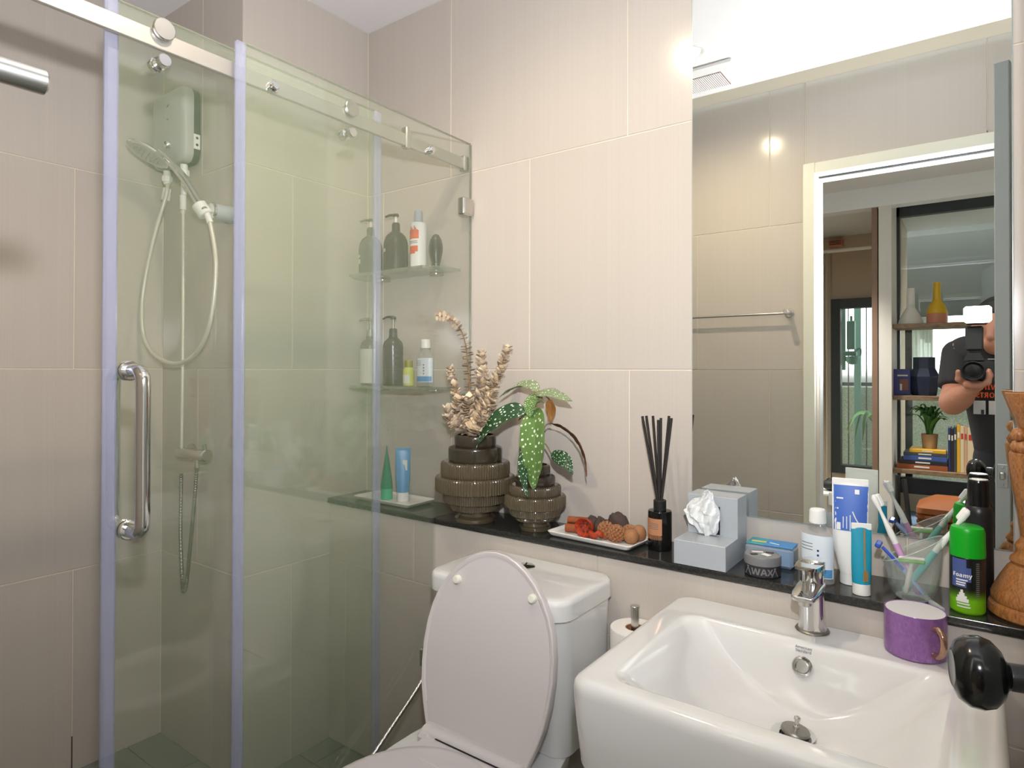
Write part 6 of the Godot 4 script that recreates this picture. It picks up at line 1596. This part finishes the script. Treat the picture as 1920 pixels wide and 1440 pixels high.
func photographer():
	var o := thing("person", "person in a dark printed T-shirt taking a flash photograph, seen in the mirror", "person")
	var sl := Vector3(-0.062, 1.272, 1.815)
	var el := Vector3(-0.078, 1.065, 1.715)
	var wl := Vector3(-0.012, 1.125, 1.610)
	var sr := Vector3(0.285, 1.272, 1.82)
	var er := Vector3(0.33, 1.05, 1.76)
	var wr := Vector3(0.135, 1.165, 1.645)
	var nk := Vector3(0.105, 1.285, 1.83)
	var hd := Vector3(0.072, 1.375, 1.765)
	var torso := [[Vector3(0.155, 0.86, 1.86), Vector3(0.135, 1.02, 1.845), 0.115, 0.112], [Vector3(0.095, 0.86, 1.86), Vector3(0.055, 1.16, 1.835), 0.09, 0.098], [Vector3(0.215, 0.86, 1.86), Vector3(0.185, 1.16, 1.835), 0.095, 0.10], [Vector3(0.05, 1.16, 1.83), sl + Vector3(0.05, 0, 0), 0.09, 0.06], [Vector3(0.18, 1.16, 1.83), sr - Vector3(0.05, 0, 0), 0.09, 0.06], [sl + Vector3(0.02, 0.005, 0), sr - Vector3(0.02, -0.005, 0), 0.05, 0.05]]
	var arms := [[sl, el, 0.047, 0.039], [sr, er, 0.047, 0.039], [el, el.lerp(wl, 0.4), 0.040, 0.038], [el.lerp(wl, 0.4), wl, 0.038, 0.025], [er, er.lerp(wr, 0.4), 0.040, 0.038], [er.lerp(wr, 0.4), wr, 0.038, 0.025]]
	var legs := []
	for x in [0.09, 0.235]:
		var kn := Vector3(x - 0.005, 0.47, 1.80)
		var an := Vector3(x, 0.085, 1.87)
		legs.append_array([[Vector3(x, 0.82, 1.86), kn, 0.088, 0.058], [kn, kn.lerp(an, 0.35), 0.056, 0.058], [kn.lerp(an, 0.35), an, 0.058, 0.037]])
	var body := torso + arms + legs + [[nk, nk.lerp(hd, 0.7), 0.055, 0.052]]
	for x in [0.09, 0.235]: body.append_array([[Vector3(x, 0.085, 1.87), Vector3(x, 0.035, 1.90), 0.037, 0.034], [Vector3(x, 0.045, 1.88), Vector3(x - 0.01, 0.03, 1.70), 0.040, 0.030]])
	var skin := flesh(body, 0.014, 0.014)
	# head with a face turned to the camera
	var f := Vector3(-0.25, -0.18, -0.95).normalized()
	var s := f.cross(Vector3.UP).normalized()
	var u := s.cross(f)
	var hp := func(a: float, b: float, c: float): return hd + s * a + u * b + f * c
	skin.join(flesh([[hp.call(0, 0.035, -0.02), hp.call(0, 0.03, 0.02), 0.078, 0.070], [hp.call(0, -0.02, 0.03), hp.call(0, -0.07, 0.055), 0.058, 0.034], [hp.call(0, 0.01, 0.088), hp.call(0, -0.022, 0.103), 0.009, 0.015], [hp.call(-0.032, 0.022, 0.07), hp.call(0.032, 0.022, 0.07), 0.018, 0.018],
		[hp.call(-0.02, -0.05, 0.085), hp.call(0.02, -0.05, 0.085), 0.010, 0.010], [hp.call(-0.018, -0.062, 0.082), hp.call(0.018, -0.062, 0.082), 0.010, 0.010], [hp.call(-0.075, 0.01, -0.01), hp.call(-0.08, -0.025, -0.008), 0.016, 0.011], [hp.call(0.075, 0.01, -0.01), hp.call(0.08, -0.025, -0.008), 0.016, 0.011], [hd + Vector3(0, -0.03, 0), nk, 0.05, 0.055]], 0.006, 0.007))
	# hands: the left one under the lens, the right one on the grip
	var hands := [[wl, wl + Vector3(0.012, 0.014, -0.022), 0.024, 0.022]]
	var pc := Vector3(0.0, 1.148, 1.572)
	hands.append_array([[pc + Vector3(-0.026, -0.004, -0.01), pc + Vector3(-0.02, -0.006, 0.03), 0.0135, 0.0145], [pc + Vector3(0.012, -0.006, -0.012), pc + Vector3(0.010, -0.008, 0.03), 0.0135, 0.0145], [pc + Vector3(-0.008, -0.006, -0.012), pc + Vector3(-0.006, -0.008, 0.03), 0.0135, 0.0145]])
	for i in 4:
		var z := 1.556 + i * 0.0185
		var k: float = [0.9, 1.0, 0.95, 0.8][i]
		var a := Vector3(0.016, 1.143, z)
		var b := a + Vector3(0.022, 0.012, -0.002) * k
		var c := b + Vector3(0.007, 0.026, 0.0) * k
		var d := c + Vector3(-0.004, 0.019, 0.0) * k
		hands.append_array([[a, b, 0.0098, 0.0092], [b, c, 0.0092, 0.0085], [c, d, 0.0085, 0.0075]])
	hands.append_array([[Vector3(-0.030, 1.146, 1.595), Vector3(-0.054, 1.165, 1.578), 0.012, 0.0105], [Vector3(-0.054, 1.165, 1.578), Vector3(-0.056, 1.195, 1.570), 0.0105, 0.0085]])
	hands.append_array([[wr, Vector3(0.122, 1.180, 1.628), 0.024, 0.022], [Vector3(0.118, 1.20, 1.625), Vector3(0.118, 1.165, 1.625), 0.0145, 0.0135], [Vector3(0.130, 1.20, 1.622), Vector3(0.130, 1.165, 1.622), 0.0135, 0.0135]])
	for i in 4:
		var y := 1.222 - i * 0.0185
		var k: float = [0.9, 1.0, 0.95, 0.8][i]
		var a := Vector3(0.124, y, 1.615)
		var b := a + Vector3(0.0, 0.0, -0.034) * k
		var c := b + Vector3(-0.022, 0.002, -0.014) * k
		var d := c + Vector3(-0.018, 0.0, 0.004) * k
		hands.append_array([[a, b, 0.0098, 0.0092], [b, c, 0.0092, 0.0085], [c, d, 0.0085, 0.0075]])
	hands.append_array([[Vector3(0.116, 1.20, 1.638), Vector3(0.098, 1.212, 1.650), 0.0125, 0.0105], [Vector3(0.098, 1.212, 1.650), Vector3(0.074, 1.215, 1.648), 0.0105, 0.0085]])
	skin.join(flesh(hands, 0.0036, 0.0035))
	part("body", skin, M["skin"], o, 70.0)
	part("hair", flesh([[hp.call(0, 0.045, -0.03), hp.call(0, 0.05, 0.018), 0.081, 0.071], [hp.call(-0.06, 0.0, -0.035), hp.call(0.06, 0.0, -0.035), 0.035, 0.035]], 0.008, 0.008, func(p: Vector3) -> float: return 0.75 * (p - hd).dot(f) - 0.55 * (p - hd).dot(u) - 0.022), M["hair"], o, 60.0)
	for k in [-0.031, 0.031]:
		part("eye", lt([[0, -0.008], [0.006, -0.005], [0.008, 0], [0.006, 0.005], [0, 0.008]], 14, hp.call(k, 0.014, 0.086)), M["dark_hole"], o)
	# clothes: the body's own bones, a little thicker, cut at cuffs, neck and hem
	var g := 0.009
	var sh := []
	for q in torso: sh.append([q[0], q[1], q[2] + g, q[3] + g])
	var shirt := flesh(sh, 0.0125, 0.013, func(p: Vector3) -> float: return maxf(0.865 - p.y, 0.062 - (p - nk).length()))
	for q in [[sl, el], [sr, er]]:
		shirt.join(flesh([[q[0], q[0].lerp(q[1], 0.72), 0.058, 0.059]], 0.0125, 0.008, func(p: Vector3) -> float: return (p - q[0].lerp(q[1], 0.70)).dot((q[1] - q[0]).normalized())))
	part("t_shirt", shirt, M["shirt"], o, 60.0)
	var tr := [[Vector3(0.11, 0.87, 1.86), Vector3(0.21, 0.87, 1.86), 0.104, 0.104]]
	for q in legs: tr.append([q[0], q[1], q[2] + 0.013, q[3] + 0.017])
	part("trousers", flesh(tr, 0.014, 0.012, func(p: Vector3) -> float: return maxf(p.y - 0.90, 0.09 - p.y)), M["trousers"], o, 60.0)
	# chest print
	var face := Basis(Vector3.LEFT, Vector3.UP, Vector3.FORWARD)
	var z0 := 1.722
	part("print", words("WIN", 0.020, 0.0015, true).move(Transform3D(face, Vector3(0.045, 1.132, z0))), M["shirt_orange"], o)
	part("print", words("SPORTS", 0.021, 0.0015, true, 0.86).move(Transform3D(face, Vector3(0.045, 1.100, z0))), M["shirt_orange"], o)
	for x in [0.012, 0.062]:
		part("print_panel", bx(Vector3(x, 1.050, z0 - 0.0005), Vector3(0.040, 0.055, 0.0016), 0.0005), M["shirt_white"], o)
		part("print_shape", lt([[0.012, -0.0009], [0.012, 0.0], [0, 0.0]], 20).move(Transform3D(Basis(Vector3.RIGHT, -PI / 2), Vector3(x, 1.062, z0 - 0.001))), M["black_matte"], o)
		part("print_shape", bx(Vector3(x + 0.010, 1.032, z0 - 0.001), Vector3(0.010, 0.018, 0.0016), 0.0004), M["black_matte"], o)
	for x in [0.085, 0.235]:
		part("shoe", lump(Vector3(0.05, 0.045, 0.13), 0.03, 0.03, 51, 24).move(Transform3D(Basis.IDENTITY, Vector3(x, 0.001, 1.80))), M["black_satin"], o)
	# the camera in the person's hands, flash on top
	o = thing("camera", "black camera with a flash on top, held up by the person in the mirror", "camera")
	var lx := Vector3(-0.008, 1.198, 0)
	var lens := Transform3D(Basis(Vector3.RIGHT, Vector3.FORWARD, Vector3.UP), lx + Vector3(0, 0, 1.592))
	part("lens", lt([[0, 0], [0.030, 0], [0.031, 0.004], [0.031, 0.03], [0.0335, 0.036], [0.0345, 0.06], [0.0365, 0.068], [0.0365, 0.088], [0.0345, 0.0885], [0.029, 0.082], [0.027, 0.074], [0, 0.072]], 56).move(lens), M["black_satin"], o)
	part("front_glass", lt([[0.026, 0.0735], [0.02, 0.0765], [0.01, 0.0785], [0, 0.079], [0, 0.0735], [0.026, 0.0735]], 40).move(lens), M["black_gloss"], o)
	part("body", bx(Vector3(0.034, 1.198, 1.608), Vector3(0.126, 0.086, 0.034), 0.008), M["black_matte"], o)
	part("grip", bx(Vector3(0.084, 1.19, 1.594), Vector3(0.026, 0.07, 0.022), 0.009), M["black_matte"], o)
	var hs := MB.new()
	hs.prism(PackedVector2Array([Vector2(-0.04, 0), Vector2(0.028, 0), Vector2(0.014, 0.03), Vector2(-0.026, 0.03)]), 1.588, 1.626, Transform3D(Basis.IDENTITY, Vector3(0, 1.239, 0)))
	part("viewfinder_hump", hs, M["black_matte"], o)
	part("top_plate", bx(Vector3(0.062, 1.243, 1.606), Vector3(0.05, 0.004, 0.028), 0.001), M["steel"], o)
	o = thing("speedlight", "glowing white flash unit mounted on top of the black camera", "flash")
	part("foot", bx(Vector3(-0.004, 1.274, 1.606), Vector3(0.03, 0.012, 0.03), 0.003), M["black_satin"], o)
	part("body", bx(Vector3(-0.004, 1.325, 1.602), Vector3(0.058, 0.095, 0.044), 0.006), M["black_matte"], o)
	part("head", bx(Vector3(0.004, 1.408, 1.545), Vector3(0.074, 0.062, 0.112), 0.008), M["black_matte"], o)
	part("flash_glow", bx(Vector3(0.006, 1.410, 1.478), Vector3(0.086, 0.062, 0.026), 0.008), M["flash_glow"], o)
